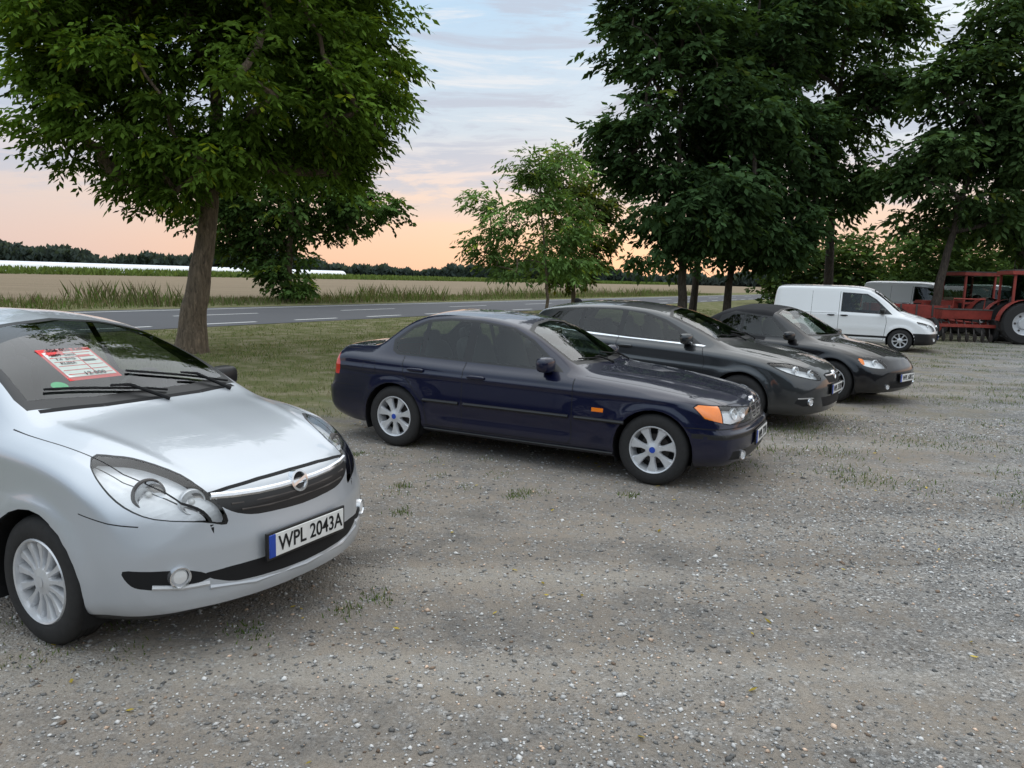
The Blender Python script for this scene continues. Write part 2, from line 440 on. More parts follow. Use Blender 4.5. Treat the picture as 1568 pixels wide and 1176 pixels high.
    for y_,z_,r_,c1,c2 in C.get('badge',[]):
        p=C['_front'](y_,z_) 
        tr.lathe([(r_*.72,.004),(r_*.8,.014),(r_,.012),(r_*1.02,-.02)],p,(1,0,.25),c1,32)
        tr.lathe([(.0,.003),(r_*.8,.003)],p,(1,0,.25),c2,24)
        if c2=='gap': tr.box(p+Vector((.010,0,.002)),(.008,r_*1.7,r_*.24),c1,rot=(.35,-.25,0))
    tr.make('trim_and_mirrors',root,off,bevel=0,mats={'paint':pmat})
    if 'plate' in C:
        z_,txt=C['plate']; p=C['_front'](0,z_); pm=MB(); x_=p.x+.016
        pm.box((x_-.004,0,z_),(.014,.545,.135),'black'); pm.box((x_+.003,0,z_),(.008,.52,.112),'white'); pm.box((x_+.0045,-.24,z_),(.008,.04,.112),'blue')
        pm.make('number_plate',root,off,bevel=.003)
        text(txt,.105,'gap',root,(L/2+x_+.0085,.022,z_-.002),(math.pi/2,0,math.pi/2),name='plate_lettering',sx=.86)
    return root
LAMP=[(.355,.61),(.45,.637),(.64,.668),(.76,.725),(.85,.80),(.925,.89),(.84,.89),(.72,.87),(.55,.815),(.42,.737),(.365,.67)]
corsa=dict(L=4.0,wh=[.84,3.35],wr=.31,R=.35,ww=.185,rim=(13,.026,.046,.205),cap='silver',flare=.02,
 top=[(0,.675),(.012,.73),(.04,.765),(.11,.797),(.25,.842),(.45,.90),(.8,.972),(1.05,1.02),(1.15,1.065),(1.5,1.25),(1.9,1.395),(2.1,1.44),(2.5,1.48),(3.0,1.47),(3.4,1.42),(3.7,1.32),(3.85,1.15),(3.95,.9),(4.0,.7)],
 belt=[(0,.56),(.05,.68),(.15,.755),(.35,.835),(.6,.89),(1.0,.935),(1.5,.95),(2.5,.98),(3.4,1.03),(3.8,.98),(4.0,.6)],
 bot=[(0,.24),(.05,.21),(.4,.18),(3.7,.2),(4,.3)],
 W=[(0,.75),(.03,.785),(.12,.815),(.5,.85),(2,.857),(3.5,.85),(3.9,.80),(4,.72)],
 gh=[(0,.65),(.1,.69),(.4,.745),(1.0,.775),(1.5,.785),(2.5,.79),(3.5,.75),(4.0,.6)],
 rail=[(0,.46),(.3,.56),(1.0,.64),(1.15,.67),(1.9,.575),(2.5,.56),(3.4,.55),(4,.5)],
 dz=[(0,.02),(.5,.02),(1.0,.035),(1.2,.05),(2,.07),(3.4,.07),(4,.04)],
 pf=.38,pp=2.4,pr=.12,fp=[(.15,.08),(.22,.02),(.3,.0),(.5,.0),(.60,.015),(.70,.03),(.8,.05),(.9,.07)],rp=[(.2,.05),(.5,0),(1,.05),(1.5,.1)],
 crease=[(.9,3.6,.62,.72,.012,.05)],bonnet=[(.15,.46,1.1,.60,.010,.045)],
 zones=[('S','black',[(1.32,.965),(1.6,1.13),(1.95,1.30),(2.3,1.375),(2.9,1.385),(3.3,1.33),(3.55,1.2),(3.5,1.08),(2.4,.99)]),
  ('S','glass',[(1.62,1.0),(1.75,1.15),(2.0,1.29),(2.35,1.355),(2.55,1.36),(2.55,1.01)]),('S','glass',[(2.63,1.015),(2.63,1.36),(2.9,1.36),(3.25,1.31),(3.2,1.07)]),
  ('T','black',[(1.09,-.01),(1.11,.3),(1.20,.64),(1.3,.645),(1.95,.555),(2.05,.3),(2.075,-.01)]),
  ('T','glass',[(1.17,-.01),(1.19,.3),(1.265,.6),(1.9,.525),(2.0,.3),(2.02,-.01)]),
  ('T','gap',[(1.09,-.01),(1.11,.3),(1.17,.6)],(.9,1.3),.03),
  ('F','black',smoothpoly([(-.2,.612),(.2,.617),(.33,.635),(.41,.675),(.44,.72),(.36,.72),(.2,.71),(-.2,.705)],3),(0,.45)),
  ('F','gap',[(-.01,.772),(.2,.768),(.36,.757),(.48,.742)],(0,.45),.012),
  ('F','gap',smoothpoly([(-.3,.32),(.3,.325),(.45,.35),(.52,.395),(.45,.405),(.3,.41),(-.3,.41)],3),(0,.5)),
  ('F','gap',[(-.01,.325),(.3,.325),(.285,.40),(-.01,.40)],(0,.5)),
  ('F','black',[(-.01,.10),(.95,.10),(.95,.235),(-.01,.235)],(0,.5)),('S','black',[(-.1,.10),(.5,.10),(.5,.235),(-.1,.235)],(0,.5)),
  ('D','gap',smoothpoly([(.42,.375),(.50,.425),(.66,.445),(.77,.455),(.75,.40),(.70,.37),(.58,.352)],3),(0,.6)),
  ('D','black',smoothpoly([(.35,.605),(.45,.632),(.64,.663),(.765,.72),(.856,.797),(.934,.896),(.84,.896),(.72,.876),(.55,.821),(.416,.741),(.36,.67)],3),(0,.9)),
  ('D','lens',smoothpoly(LAMP,3),(0,.9)),
  ('S','gap',[(1.32,.94),(1.28,.8),(1.3,.3)],None,.007),('S','gap',[(2.59,.99),(2.6,.3)],None,.007),('S','gap',[(1.3,.28),(3.0,.28)],None,.006),
  ('T','gap',[(.10,.47),(.2,.56),(.45,.66),(.9,.715),(1.15,.735)],None,.006),
  ('S','gap',[(.28,.64),(.42,.67),(.52,.69)],(0,.7),.005)],
 seats=(1.12,.98,2.15,3.0),top_z=1.45,rv=.72,mirror=(1.60,.975),mcol='black',handles=[(2.45,.86)],
 bowls=[(.51,.715,.055),(.63,.757,.066)],fogs=[(.61,.405,.04)],
 bars=[([(-.45,.735),(-.36,.729),(-.24,.723),(-.12,.721),(0,.721),(.12,.721),(.24,.723),(.36,.729),(.45,.735)],.016,'chrome',0),
  ([(-.38,.69),(-.2,.682),(0,.679),(.2,.682),(.38,.69)],.006,'steel',0),([(-.34,.658),(-.2,.65),(0,.648),(.2,.65),(.34,.658)],.006,'steel',0),
  ([(.50,.35),(.60,.352),(.70,.37)],.012,'silver',1),([(.50,.33),(.3,.305),(0,.30),(-.3,.305),(-.50,.33)],.012,'paint',0)],
 wipers=[((1.20,.58),(1.33,-.02)),((1.14,.10),(1.30,-.5))],badge=[(0,.722,.055,'chrome','gap')],plate=(.465,'WPL 2043A'))
bmw=dict(L=4.45,wh=[.745,3.47],wr=.316,R=.352,ww=.205,rim=(7,.05,.098,.21),cap='blue',flare=.014,
 top=[(0,.62),(.01,.67),(.035,.71),(.1,.75),(.5,.833),(1.0,.903),(1.38,.945),(1.50,.98),(1.75,1.125),(2.05,1.295),(2.25,1.365),(2.6,1.41),(2.95,1.415),(3.2,1.40),(3.4,1.335),(3.6,1.20),(3.78,1.07),(3.88,1.035),(4.02,1.03),(4.35,1.018),(4.41,.97),(4.45,.86)],
 belt=[(0,.54),(.04,.65),(.12,.715),(.6,.80),(1.2,.86),(1.6,.885),(2.5,.90),(3.5,.93),(4.1,.95),(4.36,.93),(4.45,.8)],
 bot=[(0,.26),(.05,.22),(.6,.19),(4,.2),(4.38,.26),(4.45,.34)],
 W=[(0,.78),(.03,.815),(.1,.84),(.4,.86),(1,.87),(3.6,.87),(4.2,.845),(4.38,.82),(4.45,.77)],
 gh=[(0,.69),(.1,.735),(.5,.765),(1.0,.78),(1.5,.79),(3.5,.79),(3.9,.78),(4.3,.76),(4.45,.70)],
 rail=[(0,.5),(.3,.58),(1.0,.63),(1.45,.67),(2.2,.60),(2.8,.585),(3.3,.585),(3.8,.66),(4.0,.68),(4.45,.6)],
 dz=[(0,.02),(1.2,.025),(1.5,.04),(2.2,.055),(3.2,.055),(3.75,.03),(4.45,.03)],
 pf=.19,pp=3.4,pr=.12,fp=[(.18,.08),(.3,.01),(.42,0),(.5,.0),(.53,.03),(.7,.05)],rp=[(.2,.08),(.4,0),(.55,.0),(.6,.04),(.95,.07),(1.1,.1)],
 crease=[(.3,4.4,.75,.80,.014,.022),(1.3,3.1,.40,.40,-.010,.05)],bonnet=[(.12,.22,1.4,.50,.012,.035)],
 zones=[('S','black',[(1.63,.91),(2.0,1.18),(2.22,1.28),(2.6,1.33),(2.95,1.335),(3.2,1.31),(3.38,1.24),(3.58,1.09),(3.55,.985),(3.48,.95)]),
  ('S','glass',[(1.76,.94),(2.02,1.16),(2.24,1.262),(2.60,1.308),(2.60,.945)]),
  ('S','glass',[(2.70,.95),(2.70,1.31),(2.95,1.313),(3.16,1.29),(3.16,.965)]),
  ('S','glass',[(3.21,.965),(3.21,1.275),(3.37,1.21),(3.53,1.08),(3.5,1.0),(3.44,.975)]),
  ('T','black',[(1.46,-.01),(1.49,.3),(1.56,.62),(1.64,.635),(2.09,.57),(2.16,.3),(2.18,-.01)]),
  ('T','glass',[(1.52,-.01),(1.55,.3),(1.62,.60),(2.05,.54),(2.12,.3),(2.14,-.01)]),
  ('T','black',[(3.33,-.01),(3.34,.3),(3.38,.51),(3.74,.59),(3.81,.3),(3.82,-.01)]),
  ('T','glass',[(3.36,-.01),(3.37,.3),(3.41,.49),(3.72,.56),(3.78,.3),(3.79,-.01)]),
  ('S','gap',[(1.5,.87),(1.5,.33),(1.54,.27)],None,.008),('S','gap',[(2.655,.93),(2.66,.27)],None,.008),('S','gap',[(3.38,.945),(3.34,.75),(3.10,.5),(3.06,.27)],None,.008),
  ('S','gap',[(1.5,.275),(3.1,.275)],None,.006),('S','gap',[(4.0,.98),(4.3,.97)],None,.005),('S','gap',[(3.98,.60),(4.47,.60)],None,.006),
  ('S','gap',[(3.70,.74),(3.86,.74),(3.86,.87),(3.71,.87),(3.70,.74)],None,.005),
  ('T','gap',[(.10,.3),(.2,.62),(.6,.70),(1.1,.735),(1.42,.745)],None,.006),
  ('S','gap',[(.1,.55),(.40,.55)],(0,.41),.006),
  ('F','gap',[(-.01,.545),(.9,.545),(.9,.552),(-.01,.552)],(0,.5)),
  ('S','red',[(4.20,.70),(4.18,.8),(4.22,.92),(4.6,.92),(4.6,.70)],(4.1,4.6)),
  ('D','gap',[(.22,.57),(.22,.69),(.60,.73),(.84,.745),(.88,.72),(.82,.63),(.60,.58)],(0,.8)),
  ('D','lens',[(.23,.578),(.23,.682),(.58,.72),(.655,.725),(.655,.60),(.58,.586)],(0,.8)),
  ('D','amber',[(.665,.60),(.665,.728),(.83,.738),(.87,.718),(.81,.635)],(0,.8)),
  ('F','chrome',smoothpoly([(.015,.57),(.15,.57),(.195,.605),(.195,.675),(.155,.70),(.03,.70),(.015,.68)],3),(0,.3)),
  ('F','gap',smoothpoly([(.03,.583),(.143,.583),(.18,.613),(.18,.668),(.146,.687),(.035,.687),(.03,.67)],3),(0,.3)),
  ('F','black',[(-.01,.27),(.5,.27),(.55,.36),(-.01,.36)],(0,.5)),('F','black',[(-.01,.465),(.9,.465),(.9,.505),(-.01,.505)],(0,.45)),
  ('D','gap',[(.36,.27),(.36,.35),(.56,.36),(.6,.29)],(0,.5)),
  ('S','amber',[(1.20,.60),(1.31,.60),(1.31,.635),(1.20,.635)])],
 seats=(1.5,.90,2.45,2.95),top_z=1.36,rv=.55,mirror=(1.78,.925),mcol='paint',handles=[(2.5,.80),(3.2,.82)],
 bowls=[(.38,.643,.045),(.54,.652,.048)],fogs=[(.56,.315,.033)],
 bars=[([(y,.59),(y,.63),(y,.68)],.003,'silver',1) for y in (.05,.072,.094,.116,.138,.16)],
 wipers=[((1.53,.55),(1.60,.05)),((1.5,.0),(1.60,-.5))],badge=[(0,.715,.033,'chrome','blue')],plate=(.42,'WPL 7710'),
 strips=[([(1.0,.53),(1.2,.53),(1.47,.53)],.016,'black'),([(1.53,.53),(2,.53),(2.63,.53)],.016,'black'),([(2.69,.53),(3.0,.53),(3.10,.53)],.016,'black'),([(1.1,.24),(2,.235),(3.1,.24)],.012,'black')])
astra=dict(L=4.42,wh=[.93,3.615],wr=.325,R=.365,ww=.215,rim=(10,.03,.04,.215),cap='silver',flare=.02,
 top=[(0,.64),(.012,.70),(.05,.75),(.3,.84),(.8,.94),(1.12,1.0),(1.25,1.05),(1.7,1.26),(2.05,1.385),(2.4,1.45),(2.8,1.475),(3.3,1.465),(3.8,1.415),(4.1,1.345),(4.2,1.24),(4.32,1.0),(4.42,.7)],
 belt=[(0,.5),(.05,.64),(.3,.775),(.7,.86),(1.2,.92),(2,.96),(3,1.0),(3.8,1.06),(4.2,1.0),(4.42,.6)],
 bot=[(0,.24),(.05,.2),(.6,.19),(4,.2),(4.42,.3)],
 W=[(0,.78),(.04,.83),(.15,.86),(.6,.9),(2,.905),(3.6,.905),(4.2,.86),(4.42,.78)],
 gh=[(0,.66),(.1,.72),(.5,.78),(1.2,.81),(2,.825),(3.5,.81),(4.1,.76),(4.42,.65)],
 rail=[(0,.45),(.3,.56),(1.1,.66),(1.25,.69),(2.0,.59),(2.6,.58),(3.6,.57),(4.42,.54)],
 dz=[(0,.02),(1.0,.035),(1.3,.05),(2,.07),(3.6,.07),(4.42,.04)],
 pf=.31,pp=2.8,pr=.15,fp=[(.15,.1),(.25,.02),(.35,0),(.5,.0),(.62,.02),(.75,.06)],rp=[(.2,.05),(.5,0),(1,.03),(1.5,.08)],
 crease=[(.9,4.2,.66,.82,.016,.028),(1.4,3.2,.38,.48,.012,.028)],bonnet=[(.15,.4,1.15,.58,.014,.05)],
 zones=[('S','chrome',[(1.45,.955),(1.62,.962),(2.3,.99),(3.0,1.015),(3.85,1.085),(3.85,1.10),(1.6,1.0),(1.42,.965)]),
  ('S','black',[(1.47,.975),(1.75,1.13),(2.05,1.265),(2.35,1.345),(2.8,1.38),(3.3,1.37),(3.75,1.315),(3.95,1.16),(3.5,1.065),(2.5,1.01)]),
  ('S','glass',[(1.75,1.01),(1.82,1.11),(2.07,1.235),(2.37,1.32),(2.60,1.35),(2.60,1.04)]),('S','glass',[(1.57,1.0),(1.70,1.01),(1.77,1.09)]),
  ('S','glass',[(2.68,1.04),(2.68,1.355),(2.9,1.358),(3.25,1.35),(3.22,1.075)]),('S','glass',[(3.3,1.08),(3.31,1.345),(3.70,1.295),(3.85,1.16)]),
  ('T','black',[(1.19,-.01),(1.21,.3),(1.30,.66),(1.38,.665),(2.02,.575),(2.12,.3),(2.15,-.01)]),
  ('T','glass',[(1.26,-.01),(1.28,.3),(1.36,.62),(1.98,.54),(2.08,.3),(2.10,-.01)]),
  ('F','gap',[(-.01,.57),(.28,.58),(.38,.68),(.3,.70),(-.01,.70)],(0,.45)),
  ('F','gap',[(-.01,.30),(.42,.30),(.48,.42),(-.01,.42)],(0,.45)),('D','gap',[(.5,.33),(.52,.42),(.74,.42),(.78,.36),(.66,.32)],(0,.6)),
  ('D','chrome',[(.5,.415),(.52,.425),(.74,.425),(.74,.41),(.52,.41)],(0,.6)),
  ('D','gap',smoothpoly([(.39,.62),(.62,.65),(.86,.71),(1.04,.81),(.9,.82),(.7,.80),(.45,.72)],3),(0,.9)),
  ('D','lens',smoothpoly([(.40,.63),(.62,.66),(.85,.72),(1.02,.805),(.9,.81),(.7,.79),(.46,.715)],3),(0,.9)),
  ('S','gap',[(1.45,.94),(1.40,.8),(1.42,.3)],None,.008),('S','gap',[(2.64,1.02),(2.66,.3)],None,.008),('S','gap',[(3.38,1.05),(3.4,.8),(3.15,.5),(3.12,.3)],None,.008),
  ('T','gap',[(.12,.45),(.3,.60),(.7,.72),(1.2,.765)],None,.006)],
 seats=(1.25,.97,2.35,3.05),top_z=1.43,rv=.7,mirror=(1.66,.99),mcol='paint',handles=[(2.5,.9),(3.3,.93)],
 bowls=[(.52,.70,.046),(.66,.735,.048)],fogs=[(.66,.37,.035)],wipers=[((1.28,.55),(1.38,.0)),((1.24,.0),(1.38,-.5))],fin=[(3.75,.09)],
 bars=[([(-.34,.675),(-.2,.67),(0,.668),(.2,.67),(.34,.675)],.014,'chrome',0)],
 badge=[(0,.66,.06,'chrome','gap')],plate=(.50,'WPL 35920'))
cab=dict(L=3.95,wh=[.78,3.25],wr=.32,R=.36,ww=.2,rim=(10,.026,.032,.22),cap='silver',flare=.02,
 top=[(0,.57),(.015,.64),(.06,.70),(.3,.79),(.7,.88),(1.1,.945),(1.22,.985),(1.6,1.21),(1.85,1.35),(2.1,1.415),(2.5,1.425),(2.85,1.37),(3.1,1.24),(3.3,1.06),(3.45,.98),(3.75,.92),(3.9,.8),(3.95,.65)],
 belt=[(0,.46),(.05,.59),(.3,.72),(.7,.82),(1.2,.87),(2,.89),(3,.92),(3.6,.89),(3.95,.58)],
 bot=[(0,.24),(.05,.2),(.6,.18),(3.5,.2),(3.95,.3)],
 W=[(0,.7),(.04,.75),(.15,.79),(.6,.85),(2,.85),(3.3,.86),(3.8,.78),(3.95,.68)],
 gh=[(0,.58),(.1,.64),(.5,.73),(1.2,.76),(2,.765),(3.3,.74),(3.8,.66),(3.95,.56)],
 rail=[(0,.4),(.3,.5),(1.1,.62),(1.25,.64),(1.9,.56),(2.5,.56),(3.2,.6),(3.95,.48)],
 dz=[(0,.02),(1.0,.035),(1.3,.05),(2,.08),(2.9,.1),(3.4,.03),(3.95,.03)],
 pf=.3,pp=2.5,pr=.2,fp=[(.15,.08),(.25,.02),(.36,0),(.5,.0),(.65,.05)],rp=[(.2,.05),(.5,0),(1,.05)],
 crease=[(.9,3.6,.62,.7,.012,.04)],bonnet=[(.15,.4,1.1,.56,.014,.05)],
 zones=[('T','fabric',[(1.93,-.01),(1.93,.8),(3.3,.8),(3.3,-.01)],None),('S','fabric',[(1.92,.93),(1.92,1.45),(3.3,1.45),(3.3,.95),(3.0,.94)]),
  ('S','black',[(1.42,.91),(1.9,1.24),(2.6,1.30),(2.85,1.22),(2.9,.955),(2.0,.915)]),('S','glass',[(1.6,.94),(1.93,1.21),(2.38,1.26),(2.38,.95)]),('S','glass',[(2.42,.95),(2.42,1.26),(2.62,1.24),(2.8,1.12),(2.82,.975)]),
  ('T','black',[(1.17,-.01),(1.19,.3),(1.27,.60),(1.35,.605),(1.9,.53),(1.95,.3),(1.95,-.01)]),('T','glass',[(1.22,-.01),(1.24,.3),(1.33,.57),(1.86,.5),(1.9,.3),(1.9,-.01)]),
  ('F','gap',[(-.01,.27),(.42,.27),(.48,.38),(-.01,.38)],(0,.45)),
  ('D','lens',smoothpoly([(.42,.58),(.62,.575),(.80,.62),(.84,.71),(.7,.72),(.5,.68)],3),(0,.8)),('D','amber',smoothpoly([(.76,.62),(.80,.63),(.83,.70),(.77,.69)],3),(0,.8)),
  ('S','gap',[(1.35,.88),(1.33,.3)],None,.006),('S','gap',[(2.42,.9),(2.5,.6),(2.45,.3)],None,.006),('T','gap',[(.2,.45),(.4,.6),(.8,.67),(1.15,.70)],None,.006)],
 seats=(1.22,.88,2.1,None),top_z=1.36,rv=.6,mirror=(1.5,.91),mcol='paint',handles=[(2.35,.77)],bowls=[(.57,.64,.05)],fogs=[(.5,.3,.03)],wipers=[],plate=(.42,'WPL 60KC'))
van=dict(L=4.4,wh=[.88,3.56],wr=.315,R=.36,ww=.195,rim=(8,.03,.05,.2),cap='silver',flare=.02,
 top=[(0,.66),(.02,.75),(.08,.83),(.4,.96),(.8,1.07),(.95,1.13),(1.3,1.42),(1.6,1.64),(1.8,1.73),(2.1,1.78),(2.6,1.80),(3.6,1.80),(4.2,1.785),(4.31,1.75),(4.36,1.5),(4.4,1.0)],
 belt=[(0,.56),(.06,.72),(.4,.87),(.9,.98),(1.5,1.01),(3,1.03),(4.2,1.04),(4.36,.95),(4.4,.7)],
 bot=[(0,.26),(.05,.22),(.6,.2),(4,.22),(4.4,.32)],
 W=[(0,.78),(.04,.83),(.15,.86),(.6,.89),(2,.9),(4.1,.9),(4.33,.87),(4.4,.84)],
 gh=[(0,.66),(.1,.72),(.5,.79),(1.2,.84),(2,.86),(4.2,.86),(4.4,.8)],
 rail=[(0,.45),(.3,.58),(.9,.68),(1.0,.70),(1.8,.69),(2.2,.72),(4.2,.74),(4.4,.72)],
 dz=[(0,.02),(.8,.035),(1.1,.05),(1.8,.06),(4.4,.06)],
 pf=.26,pp=3,pr=.04,fp=[(.15,.06),(.3,.01),(.45,0),(.62,.02),(.8,.08)],rp=[(.2,.0),(.5,0),(1,.02),(1.8,.05)],
 crease=[(1.0,4.2,.62,.62,.012,.03)],
 zones=[('S','black',[(1.12,1.02),(1.55,1.42),(1.8,1.57),(2.45,1.60),(2.45,1.05),(1.4,1.02)]),('S','glass',[(1.42,1.06),(1.44,1.24),(1.62,1.43),(1.83,1.54),(2.42,1.57),(2.42,1.08)]),
  ('T','black',[(.88,-.01),(.90,.3),(.98,.66),(1.05,.67),(1.62,.64),(1.68,.3),(1.69,-.01)]),('T','glass',[(.93,-.01),(.95,.3),(1.03,.62),(1.58,.6),(1.64,.3),(1.65,-.01)]),
  ('F','black',[(-.01,.2),(.95,.2),(.95,.53),(-.01,.53)],(0,.6)),('S','black',[(0,.2),(.52,.2),(.52,.53),(0,.53)],(0,.53)),
  ('F','gap',[(-.01,.60),(.38,.60),(.42,.70),(-.01,.71)],(0,.45)),('S','black',[(1.22,.36),(3.2,.36),(3.2,.42),(1.22,.42)]),('S','black',[(3.9,.2),(4.6,.2),(4.6,.5),(3.9,.5)]),
  ('D','lens',smoothpoly([(.42,.60),(.62,.60),(.84,.68),(.95,.84),(.82,.83),(.6,.78),(.46,.72)],3),(0,.8)),
  ('S','gap',[(1.28,.98),(1.25,.8),(1.3,.3)],None,.01),('S','gap',[(2.5,1.62),(2.5,.3),(1.3,.3)],None,.01),('S','gap',[(3.25,1.62),(3.25,.75),(3.15,.5)],None,.008),('S','gap',[(2.55,1.0),(4.25,1.0)],None,.01),('S','red',[(4.28,.75),(4.28,1.1),(4.45,1.1),(4.45,.75)],(4.2,4.5))],
 seats=(.98,1.0,1.95,None),top_z=1.68,rv=.75,mirror=(1.38,1.05),mcol='black',handles=[(2.35,.95),(2.7,.95)],bowls=[(.62,.72,.054)],fogs=[(.58,.37,.04)],wipers=[((.95,.5),(1.05,0))],
 badge=[(0,.70,.05,'chrome','gap')],plate=(.42,'WPL 18F5'),hcol='black')
K=1.0174
pm_s=paint('silver_car_paint',(.50,.53,.57),.4,.40,.02)
pm_b=paint('navy_car_paint',(.0010,.0028,.022),.0,.4,.0,.2)
pm_g=paint('graphite_car_paint',(.026,.029,.032),.4,.35,.004)
pm_k=paint('black_car_paint',(.004,.004,.006),.0,.4,.003,.2)
pm_w=paint('white_van_paint',(.82,.83,.84),.0,.4,.02)
car(corsa,'silver_hatchback_car',(-2.736*K,4.488*K),-28,pm_s)
CORSA=bpy.data.objects['silver_hatchback_car']
car(bmw,'navy_sedan_car',(.404*K-.12,7.62*K),-27.3,pm_b)
car(astra,'grey_hatchback_car',(2.34*K-.14,10.42*K),-34.5,pm_g)
car(cab,'black_convertible_car',(4.62,12.75),-47,pm_k)
van_o=car(van,'white_panel_van',(10.0,22.2),-31,pm_w)
def dup(root,name,loc,head,s=1):
    e=empty(name,loc,math.radians(head)); e.scale=(s,s,s)
    for c in root.children:
        o=c.copy(); o.parent=e; col.objects.link(o)
    return e
dup(van_o,'white_panel_van',(18.0,33.0,0),-45,1.15)
g2=dup(bpy.data.objects['grey_hatchback_car'],'silver_hatchback_car',(25.5,42,0),-35)
for o in g2.children:
    if o.name.startswith(('body_shell','trim')):
        o.data=o.data.copy()
        for i,m in enumerate(o.data.materials):
            if m==pm_g: o.data.materials[i]=pm_s
dup(van_o,'white_panel_van',(20.7,32.3,0),-35,1.12)
# sale sheet inside windscreen
sh=MB()
def onws(s,y,dn): 
    q=corsa['_top'](s,y); return q-Vector((.40,0,.92))*dn
c0=onws(1.48,-.19,.014); a=onws(1.40,-.19,.014)-onws(1.56,-.19,.014); a.normalize(); b=Vector((0,1,0)); n_=a.cross(b).normalized()
if n_.z<0:n_=-n_
rotm=Matrix((a,b,n_)).transposed().to_euler()
def sheet(u,v,w,h,m,dn): sh.box(c0+a*u+b*v+n_*dn,(h,w,.002),m,rot=rotm)
sheet(0,0,.30,.34,'redp',0); sheet(.005,.0,.27,.27,'white',.003)
for k in range(6): sheet(.115-.045*k,0,.25,.004,'redp',.005)
sheet(0,.03,.004,.24,'redp',.005); sheet(-.11,-.07,.09,.035,'redp',.006)
sheet(-.07,.07,.07,.02,'redp',.006); sheet(-.02,.07,.07,.02,'gap',.006)
sh.lathe([(.0,.0),(.042,.0)],onws(1.32,-.40,.006),n_,'green',24)
sh.make('price_sheet',CORSA,(2,0,0),smooth=False)
lrot=Matrix((b,-a,n_)).transposed().to_euler()
for tx,u,v,sz in(('506 058 320',-.145,0,.04),('2009  benz.',-.09,-.04,.03),('1.4  B+G',-.045,-.05,.03),('12 000',.12,.02,.045),('KLIMA',.0,-.06,.03)):
    q=c0+a*u+b*v+n_*.008; text(tx,sz,'gap',CORSA,(q.x+2,q.y,q.z),lrot,name='price_lettering')
print('cars',time.time()-T0)
# ---------------- tractor
def tractor(loc,head):
    root=empty('red_tractor',(loc[0],loc[1],0),math.radians(head)); t=MB()
    def twheel(x,y,r,w,m='rust'):
        sg=1 if y>0 else -1
        t.lathe([(r*.55,-w/2),(r*.9,-w/2),(r,-w*.3),(r,w*.3),(r*.9,w/2),(r*.55,w/2)],(x,y,r),(0,sg,0),'rubber',32)
        t.lathe([(r*.56,w*.4),(r*.5,w*.2),(r*.3,w*.15),(r*.25,w*.35),(0,w*.35)],(x,y,r),(0,sg,0),'silver' if m=='w' else 'rust',24)
        for i in range(18):
            an=2*math.pi*i/18; t.box((x+math.cos(an)*r,y,r+math.sin(an)*r),(.035,w*.9,.06),'rubber',rot=(0,-an,.3))
        for i in range(6):
            an=2*math.pi*i/6; t.blob((x+math.cos(an)*r*.38,y+sg*w*.2,r+math.sin(an)*r*.38),(.07,.04,.07),'steel',.8)
    for y in(.72,-.72): twheel(-1.0,y,.70,.36,'w'); twheel(1.05,y*.95,.38,.2)
    t.box((.55,0,.98),(1.5,.56,.55),'rust'); t.box((.55,0,1.27),(1.45,.42,.1),'rust'); t.box((1.31,0,.95),(.04,.46,.5),'gap')
    t.box((.2,0,.6),(2.3,.36,.4),'steel'); t.box((1.05,0,.42),(.14,1.3,.14),'steel'); t.tube([(.75,.15,1.3),(.75,.15,1.95)],.035,'steel')
    for y in(.7,-.7):
        t.lathe([(.78,-.2),(.78,.2)],(-1.0,y,.70),(0,1,0),'rust',14,math.radians(20),math.radians(175))
    t.box((-.75,0,.85),(1.1,1.0,.35),'rust')
    for x in(-.15,-1.35):
        for y in(.62,-.62): t.box((x,y,1.65),(.07,.07,1.35),'rust')
    t.box((-.75,0,2.36),(1.45,1.45,.12),'rust'); t.box((-.75,0,2.44),(1.3,1.3,.05),'steel')
    for y in(.62,-.62): t.box((-.75,y,1.25),(1.2,.05,.08),'rust'); t.box((-.75,y,1.8),(1.1,.01,.95),'glass')
    t.box((-.14,0,1.8),(.01,1.15,.95),'glass'); t.box((-.14,0,1.3),(.07,1.25,.1),'rust')
    t.blob((-.95,0,1.1),(.4,.45,.15),'inside'); t.blob((-1.15,0,1.35),(.1,.45,.45),'inside')
    t.lathe([(.19,-.01),(.2,0),(.19,.01),(.18,0),(.19,-.01)],(-.5,0,1.45),(-.5,0,.8),'gap',20)
    for y in(.22,-.22): t.blob((1.33,y,1.1),(.06,.13,.13),'chrome',.9)
    t.make('tractor_body',root,bevel=.015); return root
T_=tractor((18.0,25.4),-14)
dup(T_,'red_tractor',(17.0,29.6,0),186)
def smallwheel(t,x,y,r,w):
    sg=1 if y>0 else -1; t.lathe([(r*.5,-w/2),(r*.9,-w/2),(r,-w*.3),(r,w*.3),(r*.9,w/2),(r*.52,w/2),(r*.5,w*.15),(0,w*.15)],(x,y,r),(0,sg,0),'rubber',28); t.lathe([(r*.5,w*.25),(r*.25,w*.25),(r*.2,w*.45),(0,w*.45)],(x,y,r),(0,sg,0),'rust',16)
tl=empty('farm_trailer',(14.8,28.6,0),math.radians(-20)); t=MB()
t.box((0,0,.75),(2.8,1.8,.12),'rust')
for y in(.88,-.88):
    t.box((0,y,.98),(2.8,.05,.36),'rust')
    for x in np.linspace(-1.3,1.3,6): t.box((x,y*1.03,.98),(.06,.05,.42),'steel')
for x in(1.38,-1.38): t.box((x,0,.98),(.05,1.7,.36),'rust')
for x in(-.95,.95):
    t.box((x,0,.5),(.12,1.6,.12),'steel'); t.box((x,0,.62),(.5,.8,.16),'steel')
    for y in(.8,-.8): smallwheel(t,x,y,.38,.2)
t.tube([(1.3,.4,.65),(2.7,0,.5)],.05,'rust'); t.tube([(1.3,-.4,.65),(2.7,0,.5)],.05,'rust')
t.make('trailer_body',tl,bevel=.01)
